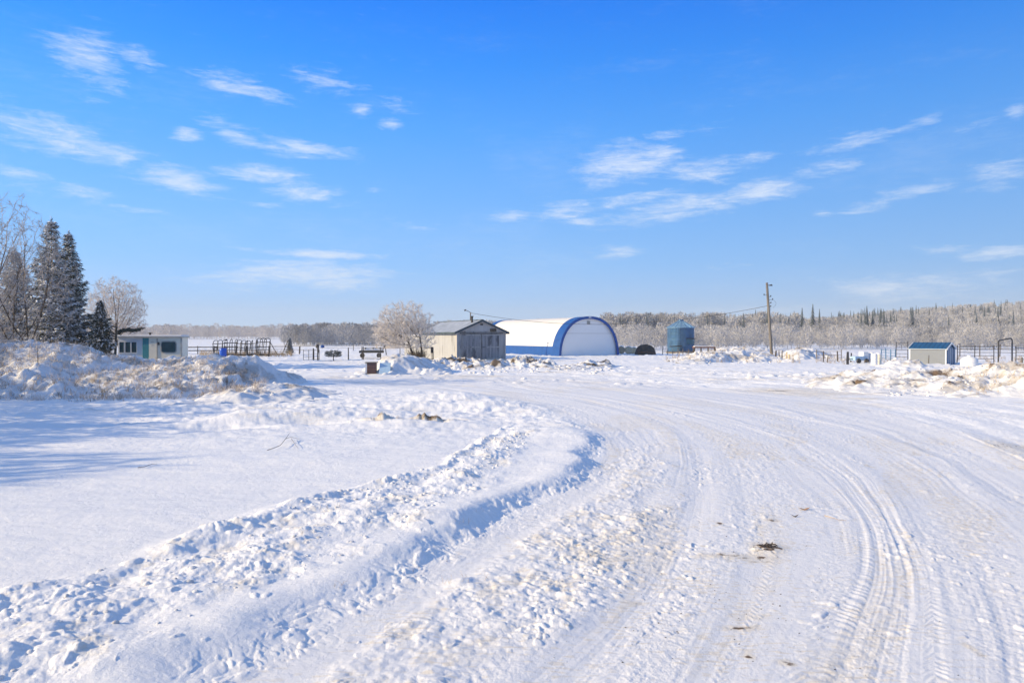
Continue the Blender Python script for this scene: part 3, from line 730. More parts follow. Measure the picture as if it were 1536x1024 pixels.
def stake(px, py, h, lab, mat='darkwood', r=.05, cat='stake', name='stake', lean=.03, y=None, n=6):
    X, Y = G(px, py) if y is None else (WX(px, y), y)
    z = tz(X, Y)
    o = MB().tube([(0, 0, -.3), (lean*.5, 0, h*.5), (lean, 0, h)], [r, r*.92, r*.8], n).build(name, M[mat])
    o.location = (X, Y, z); return tag(o, lab, cat)
stake(1393, 549, .95, 'thin dark stake stuck in the snow before the grey metal shed', r=.035)
# ------------------------------------------------------------------ white plastic tank
def tank():
    X, Y = G(1454, 549.5)
    t = thing('plastic_tank', 'squat white plastic tank with a domed top beside the grey metal shed', 'tank', (X, Y, tz(X, Y)-.05), 0)
    MB().lathe([(.60, 0), (.64, .06), (.645, .2), (.655, .22), (.645, .24), (.645, .42), (.655, .44), (.645, .46), (.64, .62), (.58, .72), (.35, .86), (.2, .9), (.02, .91)], 28).build('body', M['poly'], t, smooth=True)
    MB().lathe([(.17, .88), (.17, .97), (.13, .99), (.02, .99)], 16).build('lid', M['poly'], t, smooth=True)
    MB().lathe([(.67, -.05), (.67, .05), (.5, .05), (.5, -.05)], 28).build('base_ring', M['shedblue'], t)
tank()
# ------------------------------------------------------------------ arch gate frame
def arch_gate():
    X, Y = G(1508, 548)
    t = thing('arch_gate', 'tall dark tubular gate frame standing open in the corral rails', 'gate', (X, Y, tz(X, Y)), math.radians(12))
    w = .72
    for s, nm in ((-1, .0), (1, .12)):
        MB().tube([(s*w, 0, -.3), (s*w, 0, 2.08+nm)], .055, 8).build('upright', M['dark'], t)
    MB().tube([(-w, 0, 2.08), (-w+.12, 0, 2.17), (w-.15, 0, 2.34), (w, 0, 2.2)], .055, 8).build('top_rail', M['dark'], t)
    MB().tube([(-w, 0, .3), (-w+.22, -.2, .02)], .04, 6).build('brace', M['dark'], t)
arch_gate()
# ------------------------------------------------------------------ mobile cabin behind the bank
def cabin():
    Yc = 58.0
    xl, xr = WX(176, Yc), WX(271, Yc)
    X = xl; t = thing('mobile_cabin', 'long pale flat-roofed mobile cabin with dark windows and a teal corner panel', 'cabin', (X, Yc, tz(X, Yc)), math.radians(6))
    L = (xr-xl)*.97; Wd = 1.5; h = 2.36; xs = L*.42
    MB().box(0, xs-.16, .1, Wd, -.3, h).build('left_body', M['shaded_wall'], t, 'body half with shade put into its pale blue-white colour')
    MB().box(xs+.36, L, 0, Wd, -.3, h).build('right_body', M['cream'], t, 'cream body half with sunlight put into its colour')
    MB().box(xs-.158, xs+.358, .02, Wd-.15, -.3, h-.01).build('corner_panel', M['teal'], t, 'teal vertical panel')
    for x, w_ in ((.14, .36), (.62, .40), (1.12, .40)):
        w = MB().box(x, x+w_, .06, .097, 1.12, 2.0).build('window', M['window'], t)
        f = MB()
        for a, b_, c, d in ((x-.04, x, 1.07, 2.04), (x+w_, x+w_+.04, 1.07, 2.04), (x, x+w_, 1.07, 1.12), (x, x+w_, 2.0, 2.04)): f.box(a, b_, .045, .096, c, d)
        f.build('frame', M['shaded_wall'], w)
    x0 = L-1.62
    pts = []
    def rr(x0, x1, z0, z1, r):
        p = []
        for cx_, cz_, a0 in ((x1-r, z1-r, 0), (x0+r, z1-r, 90), (x0+r, z0+r, 180), (x1-r, z0+r, 270)):
            for k in range(5):
                a = math.radians(a0+k*22.5); p.append((cx_+r*math.cos(a), cz_+r*math.sin(a)))
        return p
    w = MB().prism(rr(x0, x0+1.15, 1.14, 2.0, .14), -.06, -.02).build('window', M['window'], t, 'large rounded dark window')
    fr = MB().prism(rr(x0-.08, x0+1.23, 1.06, 2.08, .2), -.035, -.003).build('frame', M['trim'], w)
    MB().box(x0-.42, x0-.32, -.03, -.002, -.2, h-.04).build('seam_strip', M['trim'], t)
    MB().box(x0-.33, x0-.17, -.1, -.031, 1.75, 2.0).build('lamp_box', M['dark'], t)
    for z, a, b_ in ((2.0, xs+.8, x0-.9), (1.7, xs+.75, x0-.85)): MB().box(a, b_, -.012, -.001, z, z+.04).build('trim_strip', M['trim'], t)
    r = MB().box(-.12, L+.12, -.14, Wd+.12, h, h+.1).build('roof', M['trim'], t, 'thin overhanging roof edge')
    MB().box(-.06, L+.06, -.08, Wd+.06, h+.101, h+.24).build('snow_cap', M['snowclump'], r, bevel=.05)
    MB().tube([(L*.43, 1, h+.2), (L*.43, 1, h+.42)], .09, 8).tube([(L*.43, 1, h+.42), (L*.43, 1, h+.46)], .22, 8).build('roof_vent', M['dark'], r)
    MB().box(L-.07, L+.03, -.03, .1, -.3, h-.01).build('corner_strip', M['trim'], t)
    for x in (L*.3, L*.68):
        o = MB().lathe([(.1, -.1), (.33, -.1), (.33, .1), (.1, .1)], 18).build('wheel', M['dark'], t)
        o.rotation_euler = (math.pi/2, 0, 0); o.location = (x, .25, -.2)
cabin()
# ------------------------------------------------------------------ utility pole, wires, yard light
def pole():
    Y = 76.0; X = WX(1158, Y); z = tz(X, Y)
    t = thing('utility_pole', 'tall leaning wooden utility pole with a lamp arm and small fittings', 'utility pole', (X, Y, z), 0)
    zt = WZ(424, Y)-z; dx = WX(1150, Y)-X
    def P(f): return Vector((dx*f, 0, zt*f))
    MB().tube([P(-.05), P(.33), P(.66), P(1)], [.17, .155, .14, .12], 10).build('pole', M['greywood'], t, smooth=True)
    l = MB().tube([P(.965), P(.965)+Vector((.38, 0, .02))], .035, 6).build('lamp_arm', M['dark'], t)
    MB().tube([P(.965)+Vector((.25, 0, .0)), P(.965)+Vector((.5, 0, .03)), P(.965)+Vector((.62, 0, -.02))], [.05, .1, .03], 8).build('lamp', M['dark'], t)
    for f, s, ln in ((.82, 1, .32), (.78, 1, .52), (.84, -1, .4), (.735, 1, .3), (.69, 1, .25)):
        a = P(f); b_ = a+Vector((s*ln, 0, -.03))
        q = MB().tube([a, b_], .022, 5).build('bracket', M['dark'], t)
        MB().lathe([(.03, 0), (.07, .02), (.05, .06), (.07, .1), (.05, .14), (.02, .16)], 8, (b_.x, b_.y, b_.z)).build('insulator', M['dark'], q)
    m = MB(); a = P(.78)+Vector((.55, 0, 0)); pts = [a+Vector((.35*math.sin(u*3.1), 0, -u*.9)) for u in [k/8 for k in range(9)]]; m.tube(pts, .012, 4)
    m.build('loose_wire', M['dark'], t); m = MB(); pts = [P(.70)+Vector((.28*math.sin(k*.5), 0, -.12*k)) for k in range(6)]; m.tube(pts, .012, 4)
    m.build('loose_wire', M['dark'], t)
    return Vector((X, Y, z))+P(.70)
pole_top = pole()
def yard_light():
    Y = 86.0; X = WX(706, Y)-.02; z0 = tz(X, Y)
    t = thing('yard_light', 'yard light on a short bent arm rising behind the old shed roof', 'yard light', (X, Y, z0), 0)
    zt = WZ(468, Y)-z0
    MB().tube([(0, 0, -.2), (0, 0, zt)], [.10, .07], 8).build('pole', M['greywood'], t)
    MB().tube([(0, 0, zt-.05), (-.35, 0, zt+.15), (-.62, 0, zt+.22)], .035, 6).build('arm', M['dark'], t)
    MB().tube([(-.55, 0, zt+.25), (-.66, 0, zt+.25), (-.8, 0, zt+.2)], [.06, .11, .07], 8).build('lamp', M['dark'], t)
    return Vector((X, Y, z0+zt-.1))
yl = yard_light()
def wire(name, a, b_, sag, lab, r=.016):
    a = Vector(a); b_ = Vector(b_); pts = []
    for k in range(25):
        u = k/24; p = a.lerp(b_, u); p.z -= sag*4*u*(1-u); pts.append(p)
    o = MB().tube(pts, r, 5).build(name, M['dark'] if r > .02 else M['trim']); tag(o, lab, 'wire')
wire('power_line', pole_top, yl, 1.75, 'long sagging service wire from the leaning pole to the yard light', .022)
wire('power_line', yl+Vector((0, 0, .05)), (WX(733, 73), 73, 4.1), .15, 'short thin wire from the yard light down to the old shed gable', .014)
# ------------------------------------------------------------------ brown box with leaning blue sheet
def box():
    X, Y = G(557, 563)
    t = thing('utility_box', 'squat brown steel box with a wooden lid and pallet base by the snow mound', 'box', (X, Y, tz(X, Y)), math.radians(6))
    MB().box(-.27, .30, 0, .6, .04, .72).build('body', M['brownbox'], t, bevel=.01)
    MB().box(-.42, .40, -.05, .7, .722, .76).build('lid', M['greywood'], t)
    MB().box(-.45, .45, -.08, .7, -.06, .035).build('base', M['greywood'], t)
    MB().box(-.40, -.29, .05, .6, .04, .72).build('side_board', M['shedwhite'], t)
    m = MB()
    for z in (.2, .4, .6): m.box(-.26, .29, -.012, -.001, z, z+.015)
    m.build('panel_line', M['dark'], t)
    o = MB().obox((0, 0, .36), (.36, 0, 0), (0, .02, .0), (0, .12, .36)).build('blue_sheet', M['bluetarp']); o.location = (X+.86, Y+.1, tz(X, Y)); tag(o, 'pale blue sheet leaning right beside the brown box', 'sheet')
box()
# ------------------------------------------------------------------ fences, racks, odds and ends
def rail_fence(name, label, pts, rails, h, mat='darkwood', post_r=.06, rail_r=.035, step=2.4, cat='fence', mesh_fill=False, group=None, square=False):
    """pts: list of (px, depth)"""
    w = [(WX(px, y), y) for px, y in pts]
    X0, Y0 = w[0]
    t = thing(name, label, cat, (X0, Y0, tz(X0, Y0)), 0, group); z00 = t.location.z
    P = []
    for (a, b_) in zip(w[:-1], w[1:]):
        n = max(1, round(math.dist(a, b_)/step))
        for i in range(n): P.append((a[0]+(b_[0]-a[0])*i/n, a[1]+(b_[1]-a[1])*i/n))
    P.append(w[-1])
    Q = [Vector((x-X0, y-Y0, tz(x, y)-z00)) for x, y in P]
    rnd = random.Random(int(X0*100))
    for q in Q:
        MB().tube([q+Vector((0, 0, -.3)), q+Vector((rnd.uniform(-.03, .03), 0, h+rnd.uniform(0, .12)))], [post_r, post_r*.85], 6).build('post', M[mat], t)
    for z in rails:
        MB().tube([q+Vector((0, 0, z)) for q in Q], rail_r, 5).build('rail', M[mat], t)
    if mesh_fill:
        m = MB()
        for a, b_ in zip(Q[:-1], Q[1:]):
            n = int((b_-a).length/.15)
            for i in range(n): p = a.lerp(b_, i/n); m.tube([p+Vector((0, 0, .1)), p+Vector((0, 0, h-.05))], .004, 3, caps=False)
        m.build('wire_mesh', M['trim'], t)
    return t
rail_fence('rail_fence', 'dark top-rail fence running from the frosted tree to the old shed side', [(543, 74), (600, 72.5), (650, 71)], [1.25, .12], 1.3, 'dark', .05, .03, 2.2, mesh_fill=True)
rail_fence('rail_fence', 'thin far fence crossing the snow right of the mobile cabin', [(268, 92), (325, 93)], [.95, .5], 1.05, 'darkwood', .06, .07, 3)
rail_fence('rail_fence', 'low thin fence behind the dark feeder racks reaching the spruce', [(405, 100), (450, 98), (478, 97)], [1.0, .5], 1.1, 'greywood', .06, .03, 2.6)
rail_fence('rail_fence', 'sparse post fence strung across the field behind the wheeled bush', [(478, 110), (530, 110), (600, 108)], [.9, .5], 1.15, 'greywood', .07, .025, 4)
# meter box at the end of fence
def meter():
    X, Y = WX(648, 70.9), 70.9
    t = thing('meter_box', 'dark meter box on a post against the tan shed wall', 'meter box', (X, Y, tz(X, Y)), .2)
    MB().box(-.04, .04, -.04, .04, -.2, 1.35).build('post', M['darkwood'], t)
    MB().box(-.14, .14, -.18, -.045, .75, 1.38).build('case', M['dark'], t, bevel=.01)
meter()
# dark cans before the shed
def can():
    for (px, h, r, lab) in ((678.5, .52, .13, 'taller dark can standing at the near corner of the old shed'), (682.5, .42, .11, 'shorter dark can tucked against the shed corner')):
        X, Y = G(px, 542.5)
        t = thing('milk_can', lab, 'can', (X, Y, tz(X, Y)), 0)
        MB().lathe([(r*.95, 0), (r, .04), (r, h*.6), (r*.6, h*.8), (r*.6, h*.92)], 12).build('body', M['dark'], t, smooth=True)
        MB().lathe([(r*.72, h*.921), (r*.72, h*.97), (r*.2, h)], 12).build('lid', M['dark'], t)
can()
# cattle feeder racks behind the bank
def feeder():
    t = thing('feeder_rack', 'x', 'feeder rack', (0, 0, 0), 0, 'dark tubular feeder racks')
    m = MB()
    for z, r in ((.15, .05), (.95, .04), (1.5, .045)):
        m.tube([(-.75, 0, z), (.75, 0, z)], r, 6); m.tube([(-.75, .9, z), (.75, .9, z)], r, 6)
    m.build('rail', M['dark'], t)
    for k in range(3):
        x = -.6+k*.6
        MB().tube([(x, 0, .1), (x-.04, -.14, 1.0), (x+.04, -.1, 1.75), (x+.1, .2, 1.92), (x+.1, .7, 1.92), (x+.04, 1.0, 1.75), (x, .9, .1)], .045, 6).build('hoop', M['dark'], t)
    MB().tube([(-.9, .45, .1), (.9, .45, .1)], .09, 6).build('skid', M['darkwood'], t)
    return t
fd = feeder()
labs = ['leftmost dark feeder rack just right of the blue barrel', 'second dark feeder rack from the blue barrel', 'dark feeder rack in the middle of its row', 'dark feeder rack next to the tangled end rack', 'rightmost dark feeder rack, tangled against its neighbour']
for i, px in enumerate((328, 345, 361, 378, 391)):
    Y = 84+(.6 if i % 2 else 0); X = WX(px, Y)
    o = fd if i == 0 else copy_tree(fd)
    o.location = (X, Y, tz(X, Y)+.05); o.rotation_euler = (0, .05*((i*7) % 3-1), math.radians((-6, 10, -12, 14, -20)[i])); o['label'] = labs[i]
    o.scale = (1, 1, (1, 1.02, .98, .95, 1.1)[i])
t = thing('feed_trough', 'long low snowy rail trough running along the feeder racks', 'trough', (WX(323, 83), 83, tz(WX(323, 83), 83)), 0)
L_ = WX(405, 83)-WX(323, 83)
MB().box(0, L_, -.3, .3, .1, .3).build('trough', M['darkwood'], t)
MB().tube([(0, -.35, .8), (L_, -.35, .85)], .045, 6).build('rail', M['dark'], t); MB().tube([(0, -.35, 1.2), (L_*.85, -.35, 1.25)], .035, 6).build('rail', M['dark'], t)
for k in range(6): MB().box(L_*k/5-.06, L_*k/5+.06, -.4, -.31, -.2, 1.3).build('post', M['dark'], t)
def barrel():
    Y = 78; X = WX(334.5, Y)
    t = thing('plastic_barrel', 'bright blue plastic barrel standing at the left end of the feeder racks', 'barrel', (X, Y, tz(X, Y)+.15), 0)
    MB().lathe([(.34, 0), (.37, .05), (.38, .28), (.40, .3), (.38, .32), (.38, .6), (.40, .62), (.38, .64), (.37, .88), (.33, .93)], 24).build('body', M['bluebarrel'], t, smooth=True)
    MB().lathe([(.35, .9), (.35, .96), (.3, .96), (.29, .93), (.02, .93)], 24).build('rim', M['bluebarrel'], t)
barrel()
def aframe():
    Y = 88
    t = thing('swing_frame', 'open frame of leaning poles right of the feeder racks', 'frame', (WX(420, Y), Y, tz(WX(420, Y), Y)), 0)
    s = Y/F
    for a, b_ in (((-15, 0), (-16, 21)), ((-15, 21), (-4, 0)), ((2, 0), (12, 23)),):
        MB().tube([(a[0]*s, 0, a[1]*s-.1), (b_[0]*s, .1, b_[1]*s)], .05, 5).build('pole', M['darkwood'], t)
    MB().tube([(-15*s, 0, 12*s), (14*s, .1, 12*s)], .03, 5).build('cross_bar', M['darkwood'], t)
    MB().tube([(-20*s, 0, .1), (9*s, -.2, .12)], .08, 5).build('ground_pole', M['darkwood'], t)
aframe()
# gate panel with two posts
def panel():
    X0, Y0 = G(455, 541.5); X1, Y1 = G(479, 540)
    t = thing('gate_panel', 'low wire gate panel standing open on the snow beside two posts', 'gate', (X0, Y0, tz(X0, Y0)), 0)
    dx, dy = X1-X0, Y1-Y0
    m = MB()
    for z in (.05, .3, .55, .95): m.tube([(0, 0, z), (dx, dy, z)], .022, 4)
    m.build('rail', M['greywood'], t)
    for u in (0, .33, .66, 1): MB().tube([(dx*u, dy*u, -.1), (dx*u, dy*u, 1.05)], .03, 5).build('upright', M['greywood'], t)
    X, Y = G(476.5, 540.5)
    for (px, py, h, lab) in ((470, 540.5, 1.25, 'left one of two short wooden posts by the gate panel'), (476.7, 540.5, 1.45, 'right one of two short wooden posts by the gate panel')):
        stake(px, py, h, lab, r=.09, cat='post', name='post', lean=.0)
    X, Y = G(478, 540.3)
    t = thing('blue_bag', 'dark and blue bag hung over the right gate post', 'bag', (X, Y-.05, tz(X, Y)+1.25), 0)
    MB().lathe([(.05, 0), (.17, .05), (.19, .25), (.1, .38), (.03, .42)], 10, (-.12, 0, 0)).build('bag', M['dark'], t, smooth=True)
    MB().lathe([(.05, .1), (.2, .12), (.2, .28), (.08, .4)], 10, (.42, 0, -.05)).build('bag', M['blue'], t, 'blue half of the bag', smooth=True)
    MB().tube([(-.1, 0, .34), (.15, 0, .4), (.42, 0, .3)], .02, 4).build('strap', M['dark'], t)
panel()
for px, py, h, lab in ((522.5, 540, 1.3, 'post with a dark cap right of the small dark bush'), (544.8, 539, 1.4, 'post at the left end of the mesh fence near the farm machine')):
    stake(px, py, h, lab, r=.07, cat='post', name='post', lean=.0)
stake(433.8, 530, 1.1, 'thicker short post below the little far spruce', r=.1, cat='post', name='post', y=92)
stake(449.0, 527, 1.0, 'short post right of the little far spruce', r=.09, cat='post', name='post', y=92)
# snow covered farm machine behind the fence
def machine():
    Y = 80; X = WX(560, Y)
    t = thing('farm_machine', 'snow covered farm implement with wheels behind the mesh fence', 'farm machine', (X, Y, tz(X, Y)), .1)
    MB().box(-1.6, 1.2, -.5, .5, .55, .8).build('frame', M['dark'], t)
    for x in (-1.2, .7):
        o = MB().lathe([(.1, -.08), (.24, -.1), (.28, -.05), (.28, .05), (.24, .1), (.1, .08)], 16).build('wheel', M['dark'], t); o.rotation_euler = (math.pi/2, 0, 0); o.location = (x, -.6, .27)
    MB().box(-1.5, 1.1, -.4, .4, .81, 1.05).build('snow_cap', M['snowclump'], t, bevel=.08)
    MB().tube([(1.0, 0, .7), (1.35, 0, 1.5)], .08, 6).tube([(1.5, 0, .3), (1.35, 0, 1.5)], .06, 6).build('arm', M['dark'], t)
    for x in (-.9, 0, .8): MB().box(x-.04, x+.04, -.52, .52, 1.0, 1.18).build('bar', M['dark'], t)
machine()
# hay bales
def bale(px, Y, r, l, yawd, lab, mat='hay', snow=True):
    X = WX(px, Y); t = thing('hay_bale', lab, 'hay bale', (X, Y, tz(X, Y)), math.radians(yawd), 'round bales right of the arched building')
    m = MB(); n = 22; rnd = random.Random(int(px)); vs = []
    for i in range(7):
        x = -l/2+l*i/6
        for k in range(n):
            a = 2*math.pi*k/n; rr = r*(1+rnd.uniform(-.03, .03))*(.93 if i in (0, 6) else 1)
            vs.append((x+rnd.uniform(-.02, .02), rr*math.cos(a), r*.95+rr*.95*math.sin(a)))
    fs = [(i*n+k, i*n+(k+1) % n, (i+1)*n+(k+1) % n, (i+1)*n+k) for i in range(6) for k in range(n)]+[tuple(range(n))[::-1], tuple(6*n+k for k in range(n))]
    m.add(vs, fs).build('bale', M[mat], t, smooth=True)
    if snow:
        q = MB(); vs = []
        for i in range(6):
            x = -l/2*.95+l*.95*i/5
            for k in range(7):
                a = math.pi*(.25+.5*k/6); rr = r*1.02+.07*math.sin(math.pi*k/6)*math.sin(math.pi*(i+.4)/5.8)
                vs.append((x, rr*math.cos(a), r*.95+rr*.98*math.sin(a)))
        q.add(vs, [(i*7+k, i*7+k+1, (i+1)*7+k+1, (i+1)*7+k) for i in range(5) for k in range(6)])
        o = q.build('snow_cap', M['snowclump'], t, smooth=True)
        s = o.modifiers.new('thickness', 'SOLIDIFY'); s.thickness = .06
bale(932, 96, .55, 1.1, 80, 'tan hay bale nearest the right foot of the arched building', 'drygrass')
bale(943, 96, .55, 1.0, 75, 'lighter hay bale between the arched building and the dark heap', 'hay')
bale(951, 97, .5, 1.0, 85, 'half hidden hay bale touching the dark covered heap', 'hay')
# dark tarp covered heap
def heap():
    Y = 92; X = WX(968, Y); n = 34; res = []
    t = thing('covered_heap', 'dark brown tarp covered round heap in the snow left of the grain bin', 'heap', (X, Y, tz(X, Y)-.05), 0)
    u = np.linspace(-1, 1, n); U, Vv = np.meshgrid(u, u); R = np.sqrt(U**2+Vv**2)
    ht = 1.5*np.clip(1-np.abs(R)**3.2, 0, 1)**.6*(1+.1*perlin(U*3, Vv*3, 5))+.05*perlin(U*7, Vv*7, 6)
    me = fast_mesh('tarp', np.stack([U*1.45+.03*perlin(U*5, Vv*5, 8), Vv*1.2, ht-.08], -1).reshape(-1, 3), grid_faces(n, n), True)
    link('tarp', me, M['tarp'], t)
    for k in range(3): MB().tube([(-1.3+.1*k, -.9+.3*k, .35+.28*k), (-.2, -1.25+.4*k, .5+.28*k), (1.2-.1*k, -.9+.3*k, .3+.28*k)], .06, 6).build('tyre_band', M['rust'], t)
heap()
# enclosure around the bin
rail_fence('board_fence', 'low snowy board fence with many stakes in front of the grain bin', [(994, 92), (1040, 91)], [.45], .8, 'greywood', .05, .04, .62)
def platform():
    Y = 88; X = WX(1040, Y); w = WX(1072, Y)-X
    t = thing('loading_platform', 'brown wooden platform frame right of the grain bin', 'platform', (X, Y, tz(X, Y)), 0)
    MB().box(0, w, -.4, .6, 1.02, 1.18).build('deck', M['rust'], t)
    for x in (.08, w*.33, w*.66, w-.08): MB().box(x-.07, x+.07, -.38, -.24, -.2, 1.02).build('leg', M['darkwood'], t)
    MB().beam((w*.98, -.3, 1.0), (w*1.02+.2, -.3, .1), .1, .12).build('brace', M['rust'], t)
    MB().box(.1, w-.1, -.3, .5, 1.181, 1.27).build('snow_cap', M['snowclump'], t, bevel=.03)
platform()
for i, (px, py, h, c, lab, r) in enumerate([
  (1018, 541, .9, 'drygrass', 'pale stake leaning left of the board fence gap', .04), (1040.5, 540, 1.15, 'darkwood', 'thick dark stake at the right foot of the grain bin', .08),
  (1092, 538, .75, 'darkwood', 'short dark stake in the snow hump left of the utility pole', .06),
  (1163, 542.5, 1.05, 'darkwood', 'thick dark curved stake right beside the utility pole foot', .09), (1169, 542, 1.0, 'greywood', 'second stake right of the utility pole', .06), (1173, 542, 1.05, 'greywood', 'third stake right of the utility pole, slightly paler', .06),
  (1179, 542, .9, 'hay', 'tan bent stake among those right of the utility pole', .08), (1184, 543, .75, 'hay', 'stubby tan post at the right end of the stake row', .14),
  (1235, 543, 1.1, 'darkwood', 'lone slim post where the far field fence starts', .06), (1241, 544, .7, 'darkwood', 'short leaning post right of the lone slim post', .05), (1256.5, 542, 1.05, 'darkwood', 'dark post in the middle of the far field fence', .07),
  (1271.5, 546, 1.15, 'dark', 'thick black post on the snow left of the white barrels', .12), (1276, 544, .9, 'dark', 'thinner black post right behind the thick black post', .07)]):
    stake(px, py, h, lab, c, r, 'stake' if r < .09 else 'post', 'stake' if r < .09 else 'post', lean=(.08, -.03, .02)[i % 3])
rail_fence('rail_fence', 'far field fence of thin rails left of the black posts', [(1225, 75), (1262, 74)], [.85, .45], 1.0, 'greywood', .05, .025, 2)
# barrels and vehicle-like junk
def drum(px, py, h, r, mat, lab):
    X, Y = G(px, py); t = thing('drum', lab, 'drum', (X, Y, tz(X, Y)-.02), 0, 'drums in the yard by the corral')
    MB().lathe([(r, 0), (r*1.03, .03), (r, .06), (r, h*.33), (r*1.04, h*.35), (r, h*.37), (r, h*.66), (r*1.04, h*.68), (r, h*.7), (r, h), (r*.9, h-.02)], 18).build('body', M[mat], t, smooth=True)
    MB().lathe([(r*.96, h-.01), (r*.96, h+.08), (r*.7, h+.14), (.02, h+.16)], 14).build('snow_cap', M['snowclump'], t, smooth=True)
drum(1311.5, 547, .85, .27, 'poly', 'left white drum beside the grey corral panels'); drum(1317.5, 546.5, .9, .27, 'cream', 'right cream drum beside the grey corral panels')
drum(1307, 545, .8, .24, 'shedwhite', 'small pale drum behind the two bigger white drums')
def trailer():
    X, Y = G(1290, 545); t = thing('small_trailer', 'small pale blue trailer parked left of the white drums', 'trailer', (X, Y, tz(X, Y)), .15)
    MB().box(-.75, .55, -.4, .4, .25, .62).build('box', M['bluetarp'], t, bevel=.02)
    MB().box(.1, .62, -.35, .35, .621, 1.05).build('hood', M['shedwhite'], t, bevel=.05)
    for x in (-.45, .35):
        o = MB().lathe([(.06, -.07), (.2, -.08), (.24, 0), (.2, .08), (.06, .07)], 14).build('wheel', M['dark'], t); o.rotation_euler = (math.pi/2, 0, 0); o.location = (x, -.47, .2)
    MB().tube([(-.75, 0, .4), (-1.4, 0, .3)], .04, 5).build('drawbar', M['dark'], t)
trailer()
# corral panels on the right
rail_fence('corral_fence', 'dark five-rail corral panel seen past the left end of the grey metal shed', [(1344, 68), (1362, 67)], [.4, .75, 1.1, 1.45, 1.8], 1.9, 'dark', .04, .022, 1.4)
rail_fence('corral_fence', 'low grey corral panels behind the white drums', [(1322, 72), (1343, 71)], [.2, .5, .8, 1.05], 1.15, 'bin', .06, .03, .5)
rail_fence('corral_fence', 'dark corral rails running right from behind the metal shed', [(1436, 66), (1462, 65.5), (1491, 64.5)], [.35, .65, .95, 1.25, 1.5], 1.6, 'dark', .045, .022, 1.8)
rail_fence('corral_fence', 'dark corral rails continuing right beyond the tall gate frame', [(1524, 63), (1560, 61), (1640, 58)], [.35, .7, 1.05, 1.4], 1.5, 'dark', .045, .025, 2.2)
rail_fence('corral_fence', 'back row of corral rails before the white field far right', [(1440, 84), (1500, 83), (1580, 80)], [.5, .9, 1.3], 1.5, 'darkwood', .06, .03, 2.6)
o = stake(1533, 556, .95, 'stout brown wooden post at the right edge of the yard', 'greywood', .1, 'post', 'post', 0)
# leaning post and fallen limb beside the cabin
t = thing('leaning_post', 'dark slanting post standing between the small spruce and the mobile cabin', 'post', (WX(171, 52), 52, tz(WX(171, 52), 52)), 0)
MB().tube([(0, 0, -.2), (.12, 0, 1.6), (.2, 0, 3.25)], [.1, .09, .07], 8).build('pole', M['darkwood'], t)
MB().tube([(.2, 0, 3.2), (-.35, 0, 3.3), (-.8, .1, 3.35)], [.045, .035, .02], 5).build('arm', M['darkwood'], t)
# debris on the snow
def branch(pts, r, lab, mat='bark', name='fallen_branch'):
    w = []
    for px, py, h in pts:
        X, Y = G(px, py); w.append((X, Y, tz(X, Y)+h))
    o0 = Vector(w[0]); m = MB().tube([Vector(p)-o0 for p in w], [r*(1-.6*i/(len(w)-1)) for i in range(len(w))], 6)
    return m, o0
m, o0 = branch([(400, 684, .01), (411, 683, .05), (420, 680, .08), (428, 672, .10), (436, 668, .08), (449, 667, .02)], .008, '')
w = [G(428, 672), G(434, 666)]
m.tube([Vector((*w[0], tz(*w[0])+.10))-o0, Vector((*w[1], tz(*w[1])+.16))-o0], [.006, .003], 5)
w = [G(436, 668), G(447, 684)]
m.tube([Vector((*w[0], tz(*w[0])+.05))-o0, Vector((*w[1], tz(*w[1])+.02))-o0], [.005, .003], 5)
o = m.build('fallen_branch', M['greywood']); o.location = o0; tag(o, 'thin bare forked branch lying on the smooth snow field at left', 'branch')
m, o0 = branch([(1238, 776, .01), (1248, 780, .02), (1260, 783, .015), (1271, 784, .01)], .006, '')
o = m.build('twig', M['drygrass']); o.location = o0; tag(o, 'straight thin brown twig lying on the packed snow road', 'twig')
m, o0 = branch([(206, 712, .012), (216, 712, .03), (227, 709, .03), (235, 708, .01)], .006, '')
o = m.build('twig', M['darkwood']); o.location = o0; tag(o, 'dark half buried twig on the smooth snow field at far left', 'twig')
def leaf(px, py, s, lab, mat='drygrass'):
    X, Y = G(px, py); V = []; n = 8
    vs = [(s*math.cos(2*math.pi*k/n)*(1+.3*math.cos(4*math.pi*k/n)), .45*s*math.sin(2*math.pi*k/n), .012+.018*math.cos(4*math.pi*k/n)) for k in range(n)]+[(0, 0, .004)]
    o = MB().add(vs, [(k, (k+1) % n, n) for k in range(n)]).build('dead_leaf', simple('brown_leaf'+str(px), (.33, .19, .10), .8, var=.3, scale=20) if px == 1207 else M[mat]); o.location = (X, Y, tz(X, Y)+.008)
    s_ = o.modifiers.new('thickness', 'SOLIDIFY'); s_.thickness = .002
    tag(o, lab, 'leaf')
leaf(1207, 766.5, .07, 'pale brown dead leaf lying near the middle of the road'); leaf(1193, 777, .045, 'smaller dark dead leaf just below the pale brown leaf', 'darkwood')
